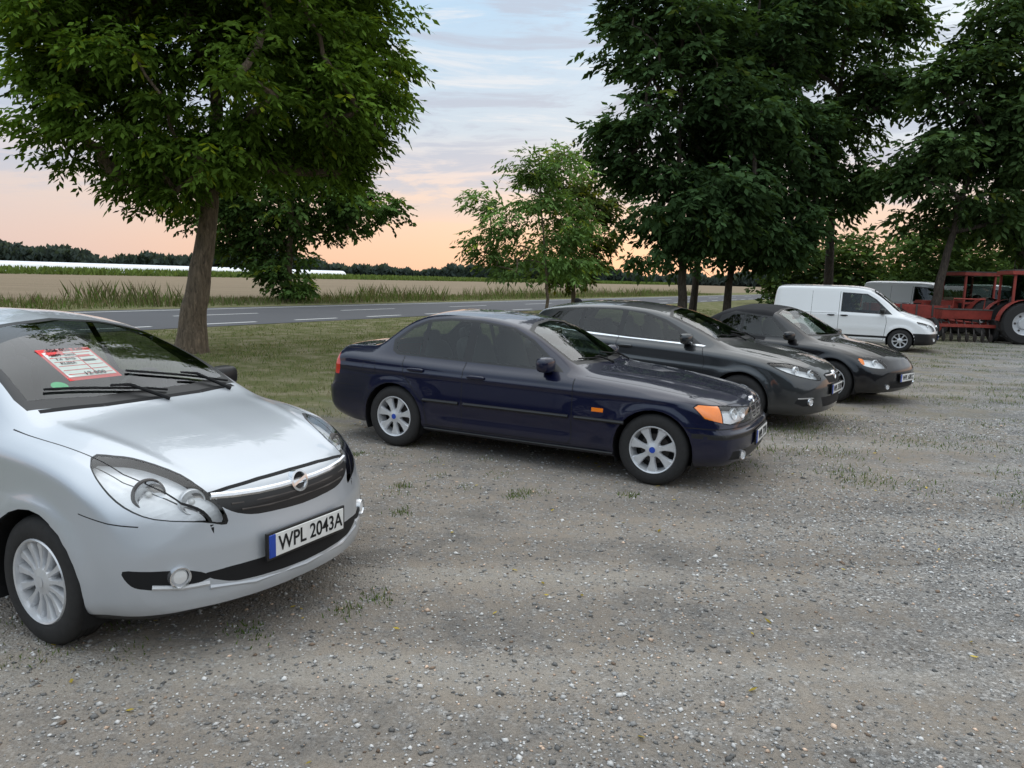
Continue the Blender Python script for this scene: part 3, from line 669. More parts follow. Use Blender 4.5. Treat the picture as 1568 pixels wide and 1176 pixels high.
im=empty('seed_drill',(15.4,25.9,0),math.radians(-6)); t=MB()
t.box((0,0,.92),(1.6,.5,.3),'rust',taper=(1,1.25)); t.box((0,0,1.09),(1.62,.66,.04),'steel'); t.box((0,.1,.6),(1.9,.1,.1),'rust'); t.box((0,-.35,.55),(1.9,.1,.1),'rust')
for x in(-.98,.98): t.lathe([(.2,-.07),(.36,-.07),(.4,0),(.36,.07),(.2,.07),(.03,.03),(0,.03)],(x,-.1,.4),(1,0,0),'rubber',24); t.tube([(x*.85,.1,.6),(x*.8,0,.92)],.03,'rust')
for x in np.linspace(-.75,.75,7): t.tube([(x,0,.8),(x,-.3,.5),(x,-.42,.12)],.022,'steel',6); t.lathe([(0,.01),(.15,0),(0,-.01)],(x,-.45,.15),(1,0,0),'steel',14)
t.tube([(0,.2,.6),(0,1.1,.45)],.05,'rust'); t.tube([(-.6,.2,.6),(0,1.1,.45)],.04,'rust'); t.tube([(.6,.2,.6),(0,1.1,.45)],.04,'rust')
t.tube([(-.5,-.3,1.1),(-.5,-.35,1.45),(.5,-.35,1.45),(.5,-.3,1.1)],.025,'rust')
t.make('drill_body',im,bevel=.008)
# ---------------- foliage
def leafmat(name,trans=.3):
    m,nt,o=newmat(name); a=nd(nt,'ShaderNodeAttribute',attribute_name='Col')
    p=nd(nt,'ShaderNodeBsdfDiffuse',{'Color':a.outputs['Color']})
    c2=MIX(nt,1.,a.outputs['Color'],(1.3,1.25,.5),'MULTIPLY')
    t=nd(nt,'ShaderNodeBsdfTranslucent',{'Color':c2}); mx=nd(nt,'ShaderNodeMixShader',[trans,p.outputs[0],t.outputs[0]])
    nt.links.new(mx.outputs[0],o.inputs[0]); return m
LM=leafmat('leaf_foliage'); GM=leafmat('grass_blade',.2)
def bark(name,c):
    m,nt,o=newmat(name); tc=nd(nt,'ShaderNodeTexCoord'); mp=nd(nt,'ShaderNodeMapping',{'Vector':tc.outputs['Object'],'Scale':(9,9,1.6)})
    v=nd(nt,'ShaderNodeTexNoise',{'Vector':mp.outputs[0],'Scale':2.2,'Detail':6.,'Roughness':.7,'Distortion':1.})
    c_=RAMP(nt,v.outputs[0],[(.3,tuple(x*.25 for x in c)),(.55,c),(.75,tuple(x*1.8 for x in c))])
    b=nd(nt,'ShaderNodeBump',{'Height':v.outputs[0],'Strength':1.,'Distance':.1})
    p=P(nt,Base_Color=c_,Roughness=.9,Normal=b.outputs[0]); nt.links.new(p.outputs[0],o.inputs[0]); MB_[name]=m
bark('bark',(.24,.18,.125)); bark('bark_dark',(.11,.09,.072))
def unit(v): return v/np.maximum(np.linalg.norm(v,axis=1,keepdims=True),1e-6)
def sprigs(C,D,size,nl,wr,cols,droop=.5):
    n=len(C); up=np.array([0,0,1.]); D=unit(D); S=unit(np.cross(D,up)+R.normal(0,.15,(n,3)))
    Vs=[];Cs=[]
    sz=size*R.uniform(.7,1.3,(n,1))
    for i in range(nl):
        t=(i+1)/nl; sg=1 if i%2 else -1
        if i==nl-1: ld=D.copy()
        else: ld=D*.55+S*sg*.85
        ld=unit(ld+np.array([0,0,-1])*droop*R.uniform(.3,1.2,(n,1))+R.normal(0,.18,(n,3)))
        b=C+D*sz*t-up*sz*.35*droop*t*t
        wv=unit(np.cross(ld,R.normal(0,.5,(n,3))+up)); l=sz*.62*R.uniform(.8,1.2,(n,1)); w=l*wr
        Vs.append(np.stack([b,b+ld*l*.45+wv*w,b+ld*l,b+ld*l*.45-wv*w],1)); Cs.append(np.repeat((cols*R.uniform(.75,1.25,(n,1)))[:,None,:],4,1))
    V=np.concatenate(Vs).reshape(-1,3); F=np.arange(len(V)).reshape(-1,4); return V,F,np.concatenate(Cs).reshape(-1,3)
def tree(name,path,r0,blobs,ncl,per,size,colr,nl=6,wr=.22,clr=.55,bk='bark',droop=.5,yel=.04,shell=.6,first=.35,twig=.02):
    base=Vector(path[0]); root=empty(name,base); off=-base
    mb=MB(); pts=[Vector(p)+off for p in path]
    tp=[]
    for a,b in zip(pts[:-1],pts[1:]):
        for k in range(5): tp.append(a.lerp(b,k/5))
    tp.append(pts[-1]); Lt=len(tp)
    tp=[p+Vector((random.uniform(-.03,.03),random.uniform(-.03,.03),0))*(i>1) for i,p in enumerate(tp)]
    rad=[r0*(1.0-.8*(i/(Lt-1))**.9)*(1+.35*math.exp(-i*1.1)) for i in range(Lt)]
    mb.tube(tp,rad,bk,14)
    vol=np.array([b[3]*b[4]*b[5] for b in blobs])**.75; vol/=vol.sum(); bi=R.choice(len(blobs),ncl,p=vol)
    d=unit(R.normal(0,1,(ncl,3))); rr=R.uniform(shell**3,1.,(ncl,1))**(1/3)
    inner=R.random((ncl,1))<.12; rr=np.where(inner,R.uniform(.1,.7,(ncl,1)),rr)
    B=np.array(blobs)[bi]; cl=B[:,:3]+d*rr*B[:,3:6]+np.array(off)
    nodes=[(p,rad[i],i) for i,p in enumerate(tp) if i>=Lt*first]; P_=[np.array(n[0]) for n in nodes]; par=[None]*len(P_)
    order=np.argsort(np.linalg.norm(cl-P_[0],axis=1)); start=len(P_)
    for ci in order:
        c=cl[ci]; A=np.array(P_); dist=np.linalg.norm(A-c,axis=1)+np.maximum(A[:,2]-c[2]+.2,0)*.8
        j=int(np.argmin(dist)); P_.append(c); par.append(j)
    cnt=[1]*len(P_)
    for i in range(len(P_)-1,start-1,-1): cnt[par[i]]+=cnt[i]
    for i in range(start,len(P_)):
        a=Vector(P_[par[i]]);b=Vector(P_[i]); l=(b-a).length; r1=min(twig*cnt[i]**.5,r0*.4); r2=r1*.6
        m1=a.lerp(b,.35)+Vector((random.uniform(-1,1),random.uniform(-1,1),random.uniform(.2,1.2)))*l*.1; m2=a.lerp(b,.7)+Vector((random.uniform(-1,1),random.uniform(-1,1),random.uniform(0,1)))*l*.08
        mb.tube([a,m1,m2,b],[r1*1.15,r1,(r1+r2)/2,r2],bk,5 if cnt[i]<4 else 7)
    mb.make('trunk_and_limbs',root)
    n=ncl*per; ci=np.repeat(np.arange(ncl),per); crad=clr*R.uniform(.5,1.4,(ncl,1))
    o=unit(R.normal(0,1,(n,3)))*(R.random((n,1))**.5)*crad[ci]*np.array([1.2,1.2,.65])
    C=cl[ci]+o; out=unit(o+.4*unit(cl-cl.mean(0))[ci]); D=unit(out*np.array([1,1,.3])+R.normal(0,.35,(n,3))+np.array([0,0,-.15-droop*.3]))
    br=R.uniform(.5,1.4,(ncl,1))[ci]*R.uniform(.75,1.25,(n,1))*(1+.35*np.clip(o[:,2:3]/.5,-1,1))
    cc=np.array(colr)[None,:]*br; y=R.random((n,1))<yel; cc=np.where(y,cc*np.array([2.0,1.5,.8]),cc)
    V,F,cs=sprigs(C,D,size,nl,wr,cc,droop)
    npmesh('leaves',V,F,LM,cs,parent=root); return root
G1=(.105,.180,.030); G2=(.058,.105,.042); G3=(.072,.124,.046)
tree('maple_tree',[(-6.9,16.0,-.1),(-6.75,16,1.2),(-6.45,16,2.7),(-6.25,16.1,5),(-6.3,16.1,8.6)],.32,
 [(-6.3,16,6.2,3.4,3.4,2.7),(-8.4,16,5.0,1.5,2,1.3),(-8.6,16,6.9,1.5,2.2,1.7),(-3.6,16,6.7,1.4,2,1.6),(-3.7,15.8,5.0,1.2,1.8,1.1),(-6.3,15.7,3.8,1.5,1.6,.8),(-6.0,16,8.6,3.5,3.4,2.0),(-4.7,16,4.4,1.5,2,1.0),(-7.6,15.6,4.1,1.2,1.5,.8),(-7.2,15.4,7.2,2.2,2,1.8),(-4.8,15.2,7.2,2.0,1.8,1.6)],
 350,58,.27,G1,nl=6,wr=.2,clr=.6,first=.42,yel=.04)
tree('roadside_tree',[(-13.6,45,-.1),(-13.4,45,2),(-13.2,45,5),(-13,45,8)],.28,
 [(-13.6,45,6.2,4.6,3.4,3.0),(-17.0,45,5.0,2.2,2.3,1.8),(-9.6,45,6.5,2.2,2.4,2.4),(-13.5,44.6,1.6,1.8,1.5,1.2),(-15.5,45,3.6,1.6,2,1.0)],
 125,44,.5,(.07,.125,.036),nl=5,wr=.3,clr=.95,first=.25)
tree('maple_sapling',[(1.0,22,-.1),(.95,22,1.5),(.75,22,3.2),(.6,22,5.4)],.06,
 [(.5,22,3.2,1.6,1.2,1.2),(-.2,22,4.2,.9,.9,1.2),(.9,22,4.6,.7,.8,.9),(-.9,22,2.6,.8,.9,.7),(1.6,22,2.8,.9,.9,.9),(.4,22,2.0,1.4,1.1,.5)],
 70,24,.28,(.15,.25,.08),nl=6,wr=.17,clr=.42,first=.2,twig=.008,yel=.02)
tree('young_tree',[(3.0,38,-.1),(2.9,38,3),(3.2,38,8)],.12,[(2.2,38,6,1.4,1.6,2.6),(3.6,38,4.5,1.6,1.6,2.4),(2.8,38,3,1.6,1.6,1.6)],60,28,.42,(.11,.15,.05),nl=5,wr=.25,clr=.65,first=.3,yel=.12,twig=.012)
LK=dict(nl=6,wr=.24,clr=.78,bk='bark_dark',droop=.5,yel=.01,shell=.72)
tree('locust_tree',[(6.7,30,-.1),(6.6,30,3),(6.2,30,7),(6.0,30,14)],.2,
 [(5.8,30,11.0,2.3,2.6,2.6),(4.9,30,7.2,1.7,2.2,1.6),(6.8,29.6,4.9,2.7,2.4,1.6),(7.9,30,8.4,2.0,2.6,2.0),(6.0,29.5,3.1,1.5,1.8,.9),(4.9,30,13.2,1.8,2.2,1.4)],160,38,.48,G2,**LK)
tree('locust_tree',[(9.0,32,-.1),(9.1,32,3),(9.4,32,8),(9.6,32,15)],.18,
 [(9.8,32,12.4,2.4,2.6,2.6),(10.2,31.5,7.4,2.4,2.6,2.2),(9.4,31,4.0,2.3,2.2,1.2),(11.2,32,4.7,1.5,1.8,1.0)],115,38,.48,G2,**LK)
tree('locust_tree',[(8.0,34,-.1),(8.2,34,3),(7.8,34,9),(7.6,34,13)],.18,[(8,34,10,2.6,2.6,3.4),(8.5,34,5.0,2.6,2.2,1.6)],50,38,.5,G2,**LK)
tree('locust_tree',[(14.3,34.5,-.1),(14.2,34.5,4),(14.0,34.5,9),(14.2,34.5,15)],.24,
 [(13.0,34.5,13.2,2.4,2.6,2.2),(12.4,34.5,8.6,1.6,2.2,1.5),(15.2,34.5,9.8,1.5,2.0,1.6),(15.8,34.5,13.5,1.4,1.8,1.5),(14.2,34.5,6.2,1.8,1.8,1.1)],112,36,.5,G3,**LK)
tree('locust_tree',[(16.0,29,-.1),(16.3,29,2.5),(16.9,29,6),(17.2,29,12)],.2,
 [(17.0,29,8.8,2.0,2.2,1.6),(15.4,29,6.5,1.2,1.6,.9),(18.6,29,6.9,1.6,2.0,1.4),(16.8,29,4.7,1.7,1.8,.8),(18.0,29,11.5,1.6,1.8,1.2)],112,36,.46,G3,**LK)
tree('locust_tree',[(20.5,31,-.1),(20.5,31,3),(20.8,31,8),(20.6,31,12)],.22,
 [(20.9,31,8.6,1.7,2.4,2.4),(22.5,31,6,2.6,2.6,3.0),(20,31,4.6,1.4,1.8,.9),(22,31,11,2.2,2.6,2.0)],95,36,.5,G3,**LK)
print('trees',time.time()-T0)
def pq(p,q):
    q=q+6.28; return np.stack([.5*p-.866*q,.866*p+.5*q],-1)
def cards(name,C,sx,sz,cols,mat=LM):
    n=len(C); a=R.uniform(0,math.pi,n); d=np.stack([np.cos(a),np.sin(a),R.normal(0,.3,n)],1); u=np.stack([R.normal(0,.4,n),R.normal(0,.4,n),np.ones(n)],1)
    d=unit(d)*sx; u=unit(u)*sz; V=np.stack([C-d,C-u*.9,C+d,C+u],1).reshape(-1,3); return npmesh(name,V,np.arange(4*n).reshape(-1,4),mat,np.repeat(cols,4,0))
def forest(name,x0,x1,yf,hf,n,size,colr,dep=25):
    x=R.uniform(x0,x1,n); h=hf(x); z=h*R.random(n)**.7; y=yf(x)+R.uniform(0,dep,n)
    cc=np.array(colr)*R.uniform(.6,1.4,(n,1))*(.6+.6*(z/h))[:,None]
    return cards(name,np.stack([x,y,z],1),(size*R.uniform(.5,1.3,n))[:,None],(size*R.uniform(.6,1.5,n))[:,None],cc)
fh=lambda x:10+3.5*np.sin(x*.031+1)+2*np.sin(x*.11)+1.2*np.sin(x*.37)+1.0*np.sin(x*.9)
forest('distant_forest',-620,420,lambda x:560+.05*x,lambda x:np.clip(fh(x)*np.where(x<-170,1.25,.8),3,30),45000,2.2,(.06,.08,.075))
hh=lambda x:4.6+1.5*np.sin(x*.3)+1.2*np.sin(x*.83+1)+.6*np.sin(x*2.1)
def hedge(name,x0,x1,yf,hf,n,size,colr,dep):
    x=R.uniform(x0,x1,n); h=hf(x); z=h*R.random(n)**.7; y=yf(x)+R.uniform(0,dep,n); C=np.stack([x,y,z],1)
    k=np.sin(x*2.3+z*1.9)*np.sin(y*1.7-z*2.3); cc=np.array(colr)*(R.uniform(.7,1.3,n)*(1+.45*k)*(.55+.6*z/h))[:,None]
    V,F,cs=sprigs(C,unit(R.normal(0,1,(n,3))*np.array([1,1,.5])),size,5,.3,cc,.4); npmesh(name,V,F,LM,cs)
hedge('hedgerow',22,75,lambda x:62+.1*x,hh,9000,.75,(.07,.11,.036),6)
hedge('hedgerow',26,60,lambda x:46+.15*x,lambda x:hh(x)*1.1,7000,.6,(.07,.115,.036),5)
# unseen trees added behind the camera to darken reflections and block horizon light
hedge('unseen_tree_row',-75,75,lambda x:-34+.004*x*x,lambda x:9.5+2*np.sin(x*.22)+1.3*np.sin(x*.61+1)+.8*np.sin(x*1.7),9000,2.2,(.05,.08,.03),6)
n=24000; p=R.uniform(-260,500,n); q=155+R.uniform(0,14,n); xy=pq(p,q)
C=np.concatenate([xy,R.uniform(.1,1.3,(n,1))],1); cards('corn_crop',C,np.full((n,1),.28),np.full((n,1),.7),np.array([.12,.17,.055])*R.uniform(.7,1.4,(n,1)))
MB_['film']=simple('polythene_film',(.86,.88,.92),.35,vs=.5)
for i,(p0,p1,q_) in enumerate(((-120,45,225),(75,260,235))):
    e=empty('polytunnel',(*pq(np.array(p0),np.array(q_)),0),math.radians(60)); t=MB()
    for j in range(3):
        w=6.;ln=p1-p0; vs=[];
        for a in np.linspace(0,math.pi,11): vs+= [(0,math.cos(a)*w/2+j*7,math.sin(a)**.8*3.0),(ln,math.cos(a)*w/2+j*7,math.sin(a)**.8*3.0)]
        fs=[(2*k,2*k+1,2*k+3,2*k+2) for k in range(10)]+[tuple(range(0,22,2))]; t.add(vs,fs,'film')
    t.make('film_cover',e)
def blades(name,xy,h,w,cols,lean=.35,mat=GM):
    n=len(xy); a=R.uniform(0,2*math.pi,n); d=np.stack([np.cos(a),np.sin(a),np.zeros(n)],1); b=np.concatenate([xy,np.zeros((n,1))],1)
    l=unit(R.normal(0,1,(n,3))*np.array([1,1,0]))*(lean*h*R.random((n,1))); up=np.array([0,0,1.])
    V=np.stack([b-d*w,b+d*w,b+d*w*.7+l*.4+up*h*.55,b+l+up*h],1); V2=V.reshape(-1,3)
    return npmesh(name,V2,np.arange(4*n).reshape(-1,4),mat,np.repeat(cols,4,0))
def gcols(n,dry=.35,dc=(.30,.26,.15)):
    g=np.array([.11,.165,.045]);d=np.array(dc); t=(R.random((n,1))<dry)*R.uniform(.4,1,(n,1))
    return (g*(1-t)+d*t)*R.uniform(.6,1.3,(n,1))
n=36000; p=R.uniform(-45,120,n); cl=np.sin(p*.9)+np.sin(p*.31+1)+np.sin(p*2.3); q=25.0+R.uniform(0,8,n); xy=pq(p,q)
h=(R.uniform(.12,.32,n)*(1+1.5*np.clip(cl-.4,0,2)))[:,None]
blades('verge_weeds',xy,h,np.full((n,1),.018),gcols(n,.55,(.22,.17,.12)),.6)
def lawn(n,p0,p1,q0,q1,h0,h1,w):
    p=R.uniform(p0,p1,n);q=R.uniform(q0,q1,n); return pq(p,q),R.uniform(h0,h1,(n,1)),np.full((n,1),w)
A=[lawn(75000,2,24,0.1,8,.02,.06,.004),lawn(30000,0,50,5,13.2,.03,.08,.008)]
xy=np.concatenate([a[0] for a in A]);h=np.concatenate([a[1] for a in A]);w=np.concatenate([a[2] for a in A])
kp=R.random(len(xy))<.55+.45*np.sin(xy[:,0]*2.1+np.sin(xy[:,1]*1.3))*np.sin(xy[:,1]*1.7); xy=xy[kp];h=h[kp];w=w[kp]
blades('lawn_grass',xy,h,w,gcols(len(xy),.5),.8)
def tufts(name,cs,per,rad,h0,h1,w,dry=.25):
    n=len(cs)*per; c=np.repeat(cs,per,0); o=R.normal(0,rad,(n,2)); return blades(name,c+o,R.uniform(h0,h1,(n,1)),np.full((n,1),w),gcols(n,dry),.9)
k=560; cs=pq(R.uniform(7,34,k),-R.uniform(0,1,k)**1.3*8.5); tufts('grass_tufts',cs,60,.18,.015,.05,.004,.15)
k=130; cs=pq(R.uniform(1,12,k),-R.uniform(0,1,k)**1.5*3.5); tufts('grass_tufts',cs,40,.07,.010,.03,.003,.3)
spots=np.array([(-1.25,3.45),(-.83,3.72),(-.7,3.9),(.05,5.9),(.12,6.0),(-.9,6.1),(-.8,5.4),(1.0,6.0),(-1.9,6.9),(-1.5,7.2)])
tufts('weed_tufts',spots,70,.055,.010,.035,.004,.1)
n=200; xy=np.concatenate([np.stack([R.uniform(-3,6,70),R.uniform(2,8,70)],1),pq(R.uniform(0,16,130),-R.uniform(0,4.5,130))]); 
C=np.concatenate([xy,np.full((n,1),.012)],1); a=R.uniform(0,6.28,n); l=R.uniform(.012,.028,n)[:,None]
d=np.stack([np.cos(a),np.sin(a),R.normal(0,.2,n)],1)*l; e=np.stack([-np.sin(a),np.cos(a),R.normal(0,.3,n)],1)*l*.45
npmesh('fallen_leaves',np.stack([C-d,C-e,C+d,C+e],1).reshape(-1,3),np.arange(4*n).reshape(-1,4),LM,np.repeat(np.array([.60,.46,.10])*R.uniform(.4,1.2,(n,1)),4,0))
# pebbles
n=130000; yy=1.2+9*R.random(n)**1.4; xx=R.uniform(-1,1,n)*(yy*.8+.6); qq=-.866*xx+.5*yy-6.28
cl=np.sin(xx*1.3+yy*.7)+np.sin(yy*1.9-xx*.8)
keep=(qq<-.3)&(R.random(n)<np.where(qq>-5.0,.35,.65+.25*cl)); xx=xx[keep];yy=yy[keep];n=len(xx)
sz=R.uniform(.003,.0075,n)*(1+1.5*(R.random(n)**8)); sz*=(1+.03*yy)
oc=np.array([(1,0,0),(-1,0,0),(0,1,0),(0,-1,0),(0,0,1),(0,0,-1)],float); tf=np.array([(0,2,4),(2,1,4),(1,3,4),(3,0,4),(2,0,5),(1,2,5),(3,1,5),(0,3,5)])
a=R.uniform(0,6.28,n); ca,sa=np.cos(a),np.sin(a); O=oc[None]*R.uniform(.6,1.3,(n,6,1))*sz[:,None,None]*np.array([1.2,.9,.6])
X=O[:,:,0]*ca[:,None]-O[:,:,1]*sa[:,None]+xx[:,None];Y=O[:,:,0]*sa[:,None]+O[:,:,1]*ca[:,None]+yy[:,None];Z=O[:,:,2]+(sz*.25)[:,None]
V=np.stack([X,Y,Z],-1).reshape(-1,3);F=(tf[None]+6*np.arange(n)[:,None,None]).reshape(-1,3)
g=(.14+.64*R.random((n,1))**1.5)*np.array([1,.98,.95])*np.where(R.random((n,1))<.08,np.array([1.2,.9,.7]),1.)
pmx,nt,o=newmat('pebble_stone'); at=nd(nt,'ShaderNodeAttribute',attribute_name='Col'); pp=nd(nt,'ShaderNodeBsdfDiffuse',{'Color':at.outputs[0]}); nt.links.new(pp.outputs[0],o.inputs[0])
npmesh('gravel',V,F,pmx,np.repeat(g,6,0))
# ---------------- ground
m,nt,o=newmat('ground_surface'); tc=nd(nt,'ShaderNodeTexCoord'); po=tc.outputs['Object']
dot=lambda v:nd(nt,'ShaderNodeVectorMath',[po,v],operation='DOT_PRODUCT').outputs['Value']
q=M(nt,'SUBTRACT',dot((-.866,.5,0)),6.28); p_=dot((.5,.866,0))
nz=lambda s,d=4.,r=.55,dist=0.:nd(nt,'ShaderNodeTexNoise',{'Vector':po,'Scale':s,'Detail':d,'Roughness':r,'Distortion':dist}).outputs[0]
n1=nz(.35,4.);n2=nz(1.6,5.,.65);n3=nz(9.,5.,.7);n4=nz(60.,2.,.7)
v1=nd(nt,'ShaderNodeTexVoronoi',{'Vector':po,'Scale':75.}); v2=nd(nt,'ShaderNodeTexVoronoi',{'Vector':po,'Scale':38.}); v3=nd(nt,'ShaderNodeTexVoronoi',{'Vector':po,'Scale':150.})
sv=lambda v:nd(nt,'ShaderNodeSeparateColor',[v.outputs['Color']]).outputs[0]
st=RAMP(nt,sv(v1),[(0,(.11,.108,.106)),(.5,(.245,.24,.232)),(.85,(.45,.44,.42)),(1,(.80,.78,.75))])
st3=RAMP(nt,sv(v3),[(0,(.12,.117,.113)),(.6,(.30,.293,.285)),(1,(.60,.585,.565))])
st=MIX(nt,.4,st,st3)
st2=RAMP(nt,sv(v2),[(0,(.12,.12,.12)),(.7,(.30,.285,.28)),(1,(.74,.72,.69))])
big=M(nt,'GREATER_THAN',sv(v2),.84); st=MIX(nt,M(nt,'MULTIPLY',big,STEP(nt,v2.outputs['Distance'],.5,.3)),st,st2)
soil=MIX(nt,n3,(.21,.178,.148),(.46,.40,.335)); soil=MIX(nt,M(nt,'MULTIPLY',n4,.45),soil,(.22,.19,.16))
sa_=M(nt,'MULTIPLY',STEP(nt,M(nt,'ADD',q,M(nt,'MULTIPLY',n1,4.)),-6.2,-2.5),.8)
sa_=M(nt,'ADD',sa_,M(nt,'MULTIPLY',STEP(nt,n2,.46,.62),.6),clamp=True)
sa_=M(nt,'MULTIPLY',sa_,STEP(nt,n3,.25,.55))
gr=MIX(nt,sa_,st,soil)
trk=nd(nt,'ShaderNodeTexNoise',{'Vector':nd(nt,'ShaderNodeMapping',{'Vector':po,'Rotation':(0,0,-math.radians(60)),'Scale':(.16,1.3,1)}).outputs[0],'Scale':1.,'Detail':3.,'Distortion':.4}).outputs[0]
dark=M(nt,'ADD',M(nt,'MULTIPLY',STEP(nt,n2,.50,.34),.32),M(nt,'MULTIPLY',STEP(nt,trk,.50,.36),.25),clamp=True); gr=MIX(nt,dark,gr,(.12,.115,.11))
gr=MIX(nt,M(nt,'MULTIPLY',STEP(nt,trk,.52,.64),.35),gr,(.46,.425,.375))
grass=MIX(nt,n3,(.09,.125,.042),(.25,.23,.12)); grass=MIX(nt,STEP(nt,n2,.42,.66),grass,(.32,.28,.19)); grass=MIX(nt,M(nt,'MULTIPLY',n4,.4),grass,(.085,.095,.04))
gm=STEP(nt,M(nt,'ADD',q,M(nt,'MULTIPLY',M(nt,'SUBTRACT',n2,.5),6.)),-.8,1.2)
pm=M(nt,'MULTIPLY',STEP(nt,n2,.47,.58),M(nt,'MULTIPLY',STEP(nt,q,-9.,-3.),STEP(nt,p_,8.,14.)))
pm2=M(nt,'MULTIPLY',STEP(nt,q,-9.5,-5.),STEP(nt,p_,24.,30.))
gm=M(nt,'MAXIMUM',M(nt,'MAXIMUM',gm,M(nt,'MULTIPLY',pm,.75)),M(nt,'MULTIPLY',pm2,.8)); cg=MIX(nt,gm,gr,grass)
fs=nd(nt,'ShaderNodeTexNoise',{'Vector':nd(nt,'ShaderNodeMapping',{'Vector':po,'Rotation':(0,0,-math.radians(60)),'Scale':(.02,.35,1)}).outputs[0],'Scale':1.,'Detail':4.}).outputs[0]
fld=MIX(nt,fs,(.21,.16,.12),(.40,.31,.23)); fld=MIX(nt,M(nt,'MULTIPLY',n1,.4),fld,(.17,.17,.09))
cg=MIX(nt,STEP(nt,M(nt,'ADD',q,M(nt,'MULTIPLY',n1,3.)),31.,34.),cg,fld)
cg=MIX(nt,STEP(nt,q,168.,172.),cg,(.12,.17,.06))
hb=M(nt,'ADD',M(nt,'ADD',M(nt,'MULTIPLY',M(nt,'SUBTRACT',1.,v1.outputs['Distance']),.8),M(nt,'MULTIPLY',n4,.6)),M(nt,'ADD',M(nt,'MULTIPLY',n3,1.5),M(nt,'MULTIPLY',v3.outputs['Distance'],-.3)))
bp=nd(nt,'ShaderNodeBump',{'Height':hb,'Strength':.9,'Distance':.014})
pr=nd(nt,'ShaderNodeBsdfDiffuse',{'Color':cg,'Normal':bp.outputs[0],'Roughness':.3})
nt.links.new(pr.outputs[0],o.inputs[0])
npmesh('ground',[(-2500,-400,0),(2500,-400,0),(2500,3500,0),(-2500,3500,0)],[(0,1,2,3)],m)
ma,nt,o=newmat('asphalt'); tc=nd(nt,'ShaderNodeTexCoord'); a1=nd(nt,'ShaderNodeTexNoise',{'Vector':tc.outputs['Object'],'Scale':30.,'Detail':3.}); a2=nd(nt,'ShaderNodeTexNoise',{'Vector':tc.outputs['Object'],'Scale':.25,'Detail':4.})
c=MIX(nt,a1.outputs[0],(.055,.057,.063),(.095,.097,.105)); c=MIX(nt,M(nt,'MULTIPLY',a2.outputs[0],.5),c,(.12,.12,.125))
pr=P(nt,Base_Color=c,Roughness=.85); pr.inputs['Specular IOR Level'].default_value=.3; nt.links.new(pr.outputs[0],o.inputs[0])
def band(p0,p1,q0,q1,z): return [tuple(pq(np.array(a),np.array(b)))+(z,) for a,b in((p0,q0),(p1,q0),(p1,q1),(p0,q1))]
npmesh('road',band(-300,900,13.6,23.6,.012),[(0,3,2,1)],ma)
mk=simple('road_paint_white',(.72,.72,.70),.7,vs=5.); V=[];
def addb(*a):
    V.extend(band(*a))
for k in range(-60,160): addb(k*4.,k*4.+2.2,14.5,14.68,.017)
for k in range(-30,70): addb(k*9.,k*9.+4,18.75,18.9,.017)
addb(-300,900,22.5,22.68,.017)
npmesh('road_markings',V,np.arange(len(V)).reshape(-1,4)[:,::-1],mk)
# ---------------- world
w=bpy.data.worlds.new('World'); sc.world=w; w.use_nodes=True; nt=w.node_tree; nt.nodes.clear()
wo=nt.nodes.new('ShaderNodeOutputWorld'); tc=nd(nt,'ShaderNodeTexCoord'); dr=tc.outputs['Generated']; sp=nd(nt,'ShaderNodeSeparateXYZ',[dr]); z=sp.outputs[2]
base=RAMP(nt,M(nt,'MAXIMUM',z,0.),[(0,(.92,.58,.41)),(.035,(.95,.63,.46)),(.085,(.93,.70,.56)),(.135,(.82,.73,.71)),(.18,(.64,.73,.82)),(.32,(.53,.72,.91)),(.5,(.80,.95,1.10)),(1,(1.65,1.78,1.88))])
az=M(nt,'DIVIDE',sp.outputs[0],M(nt,'MAXIMUM',M(nt,'ABSOLUTE',sp.outputs[1]),.05))
rt=M(nt,'MULTIPLY',STEP(nt,az,-.1,.75),STEP(nt,z,.10,.3)); base=MIX(nt,M(nt,'MULTIPLY',rt,.8),base,(1.0,1.04,1.06))
lf=M(nt,'MULTIPLY',STEP(nt,az,-.2,-.75),.35); lf=M(nt,'MULTIPLY',lf,STEP(nt,z,.5,.3)); base=MIX(nt,lf,base,(.50,.58,.73))
mp=nd(nt,'ShaderNodeMapping',{'Vector':dr,'Scale':(1.7,1.7,13.),'Location':(3.1,1.2,0.4)})
cn=nd(nt,'ShaderNodeTexNoise',{'Vector':mp.outputs[0],'Scale':2.6,'Detail':6.,'Roughness':.64,'Distortion':.6}).outputs[0]
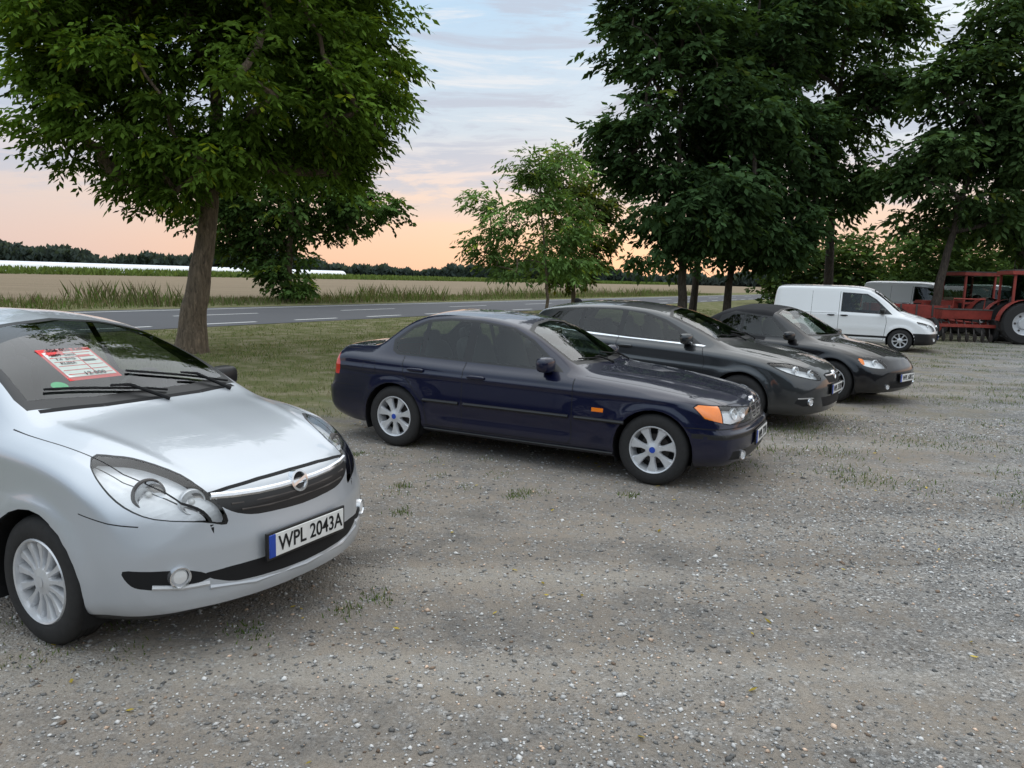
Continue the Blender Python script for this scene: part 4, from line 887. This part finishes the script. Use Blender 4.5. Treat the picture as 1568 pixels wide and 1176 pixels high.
cf=M(nt,'MULTIPLY',STEP(nt,cn,.46,.60),M(nt,'MULTIPLY',STEP(nt,z,.05,.13),STEP(nt,z,.6,.25)))
base=MIX(nt,M(nt,'MULTIPLY',cf,.8),base,(.53,.58,.69))
cf2=M(nt,'MULTIPLY',STEP(nt,cn,.46,.32),M(nt,'MULTIPLY',STEP(nt,z,.08,.2),STEP(nt,z,.5,.3))); base=MIX(nt,M(nt,'MULTIPLY',cf2,.55),base,(.93,.90,.89))
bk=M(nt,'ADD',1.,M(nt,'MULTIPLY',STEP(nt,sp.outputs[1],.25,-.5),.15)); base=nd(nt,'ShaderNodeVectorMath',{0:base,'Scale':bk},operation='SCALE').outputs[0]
base=MIX(nt,STEP(nt,z,-.01,-.05),base,(.2,.19,.17))
sky=nd(nt,'ShaderNodeTexSky',sky_type='NISHITA',sun_disc=False,sun_elevation=math.radians(3),sun_rotation=math.radians(8))
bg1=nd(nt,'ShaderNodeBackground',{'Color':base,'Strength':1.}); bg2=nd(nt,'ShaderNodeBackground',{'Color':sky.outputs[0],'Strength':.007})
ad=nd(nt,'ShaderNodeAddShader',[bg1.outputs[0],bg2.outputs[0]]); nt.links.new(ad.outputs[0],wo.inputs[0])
sd=bpy.data.lights.new('sun','SUN'); sd.energy=.5; sd.angle=math.radians(60); sd.color=(1,.92,.84); so=bpy.data.objects.new('sun',sd); col.objects.link(so)
el,azm=math.radians(55),math.radians(8); dv=Vector((math.sin(azm)*math.cos(el),math.cos(azm)*math.cos(el),math.sin(el))); so.rotation_euler=dv.to_track_quat('Z','Y').to_euler(); so.location=(0,0,30)
cd=bpy.data.cameras.new('camera'); cd.sensor_width=36; cd.lens=1150/1568*36; cd.clip_end=6000; cd.clip_start=.05
co=bpy.data.objects.new('camera',cd); col.objects.link(co); co.location=(0,0,1.75)
co.rotation_euler=(Matrix.Rotation(math.radians(90-8.02),3,'X')@Matrix.Rotation(math.radians(1.5),3,'Z')).to_euler()
sc.camera=co
print('done',time.time()-T0)
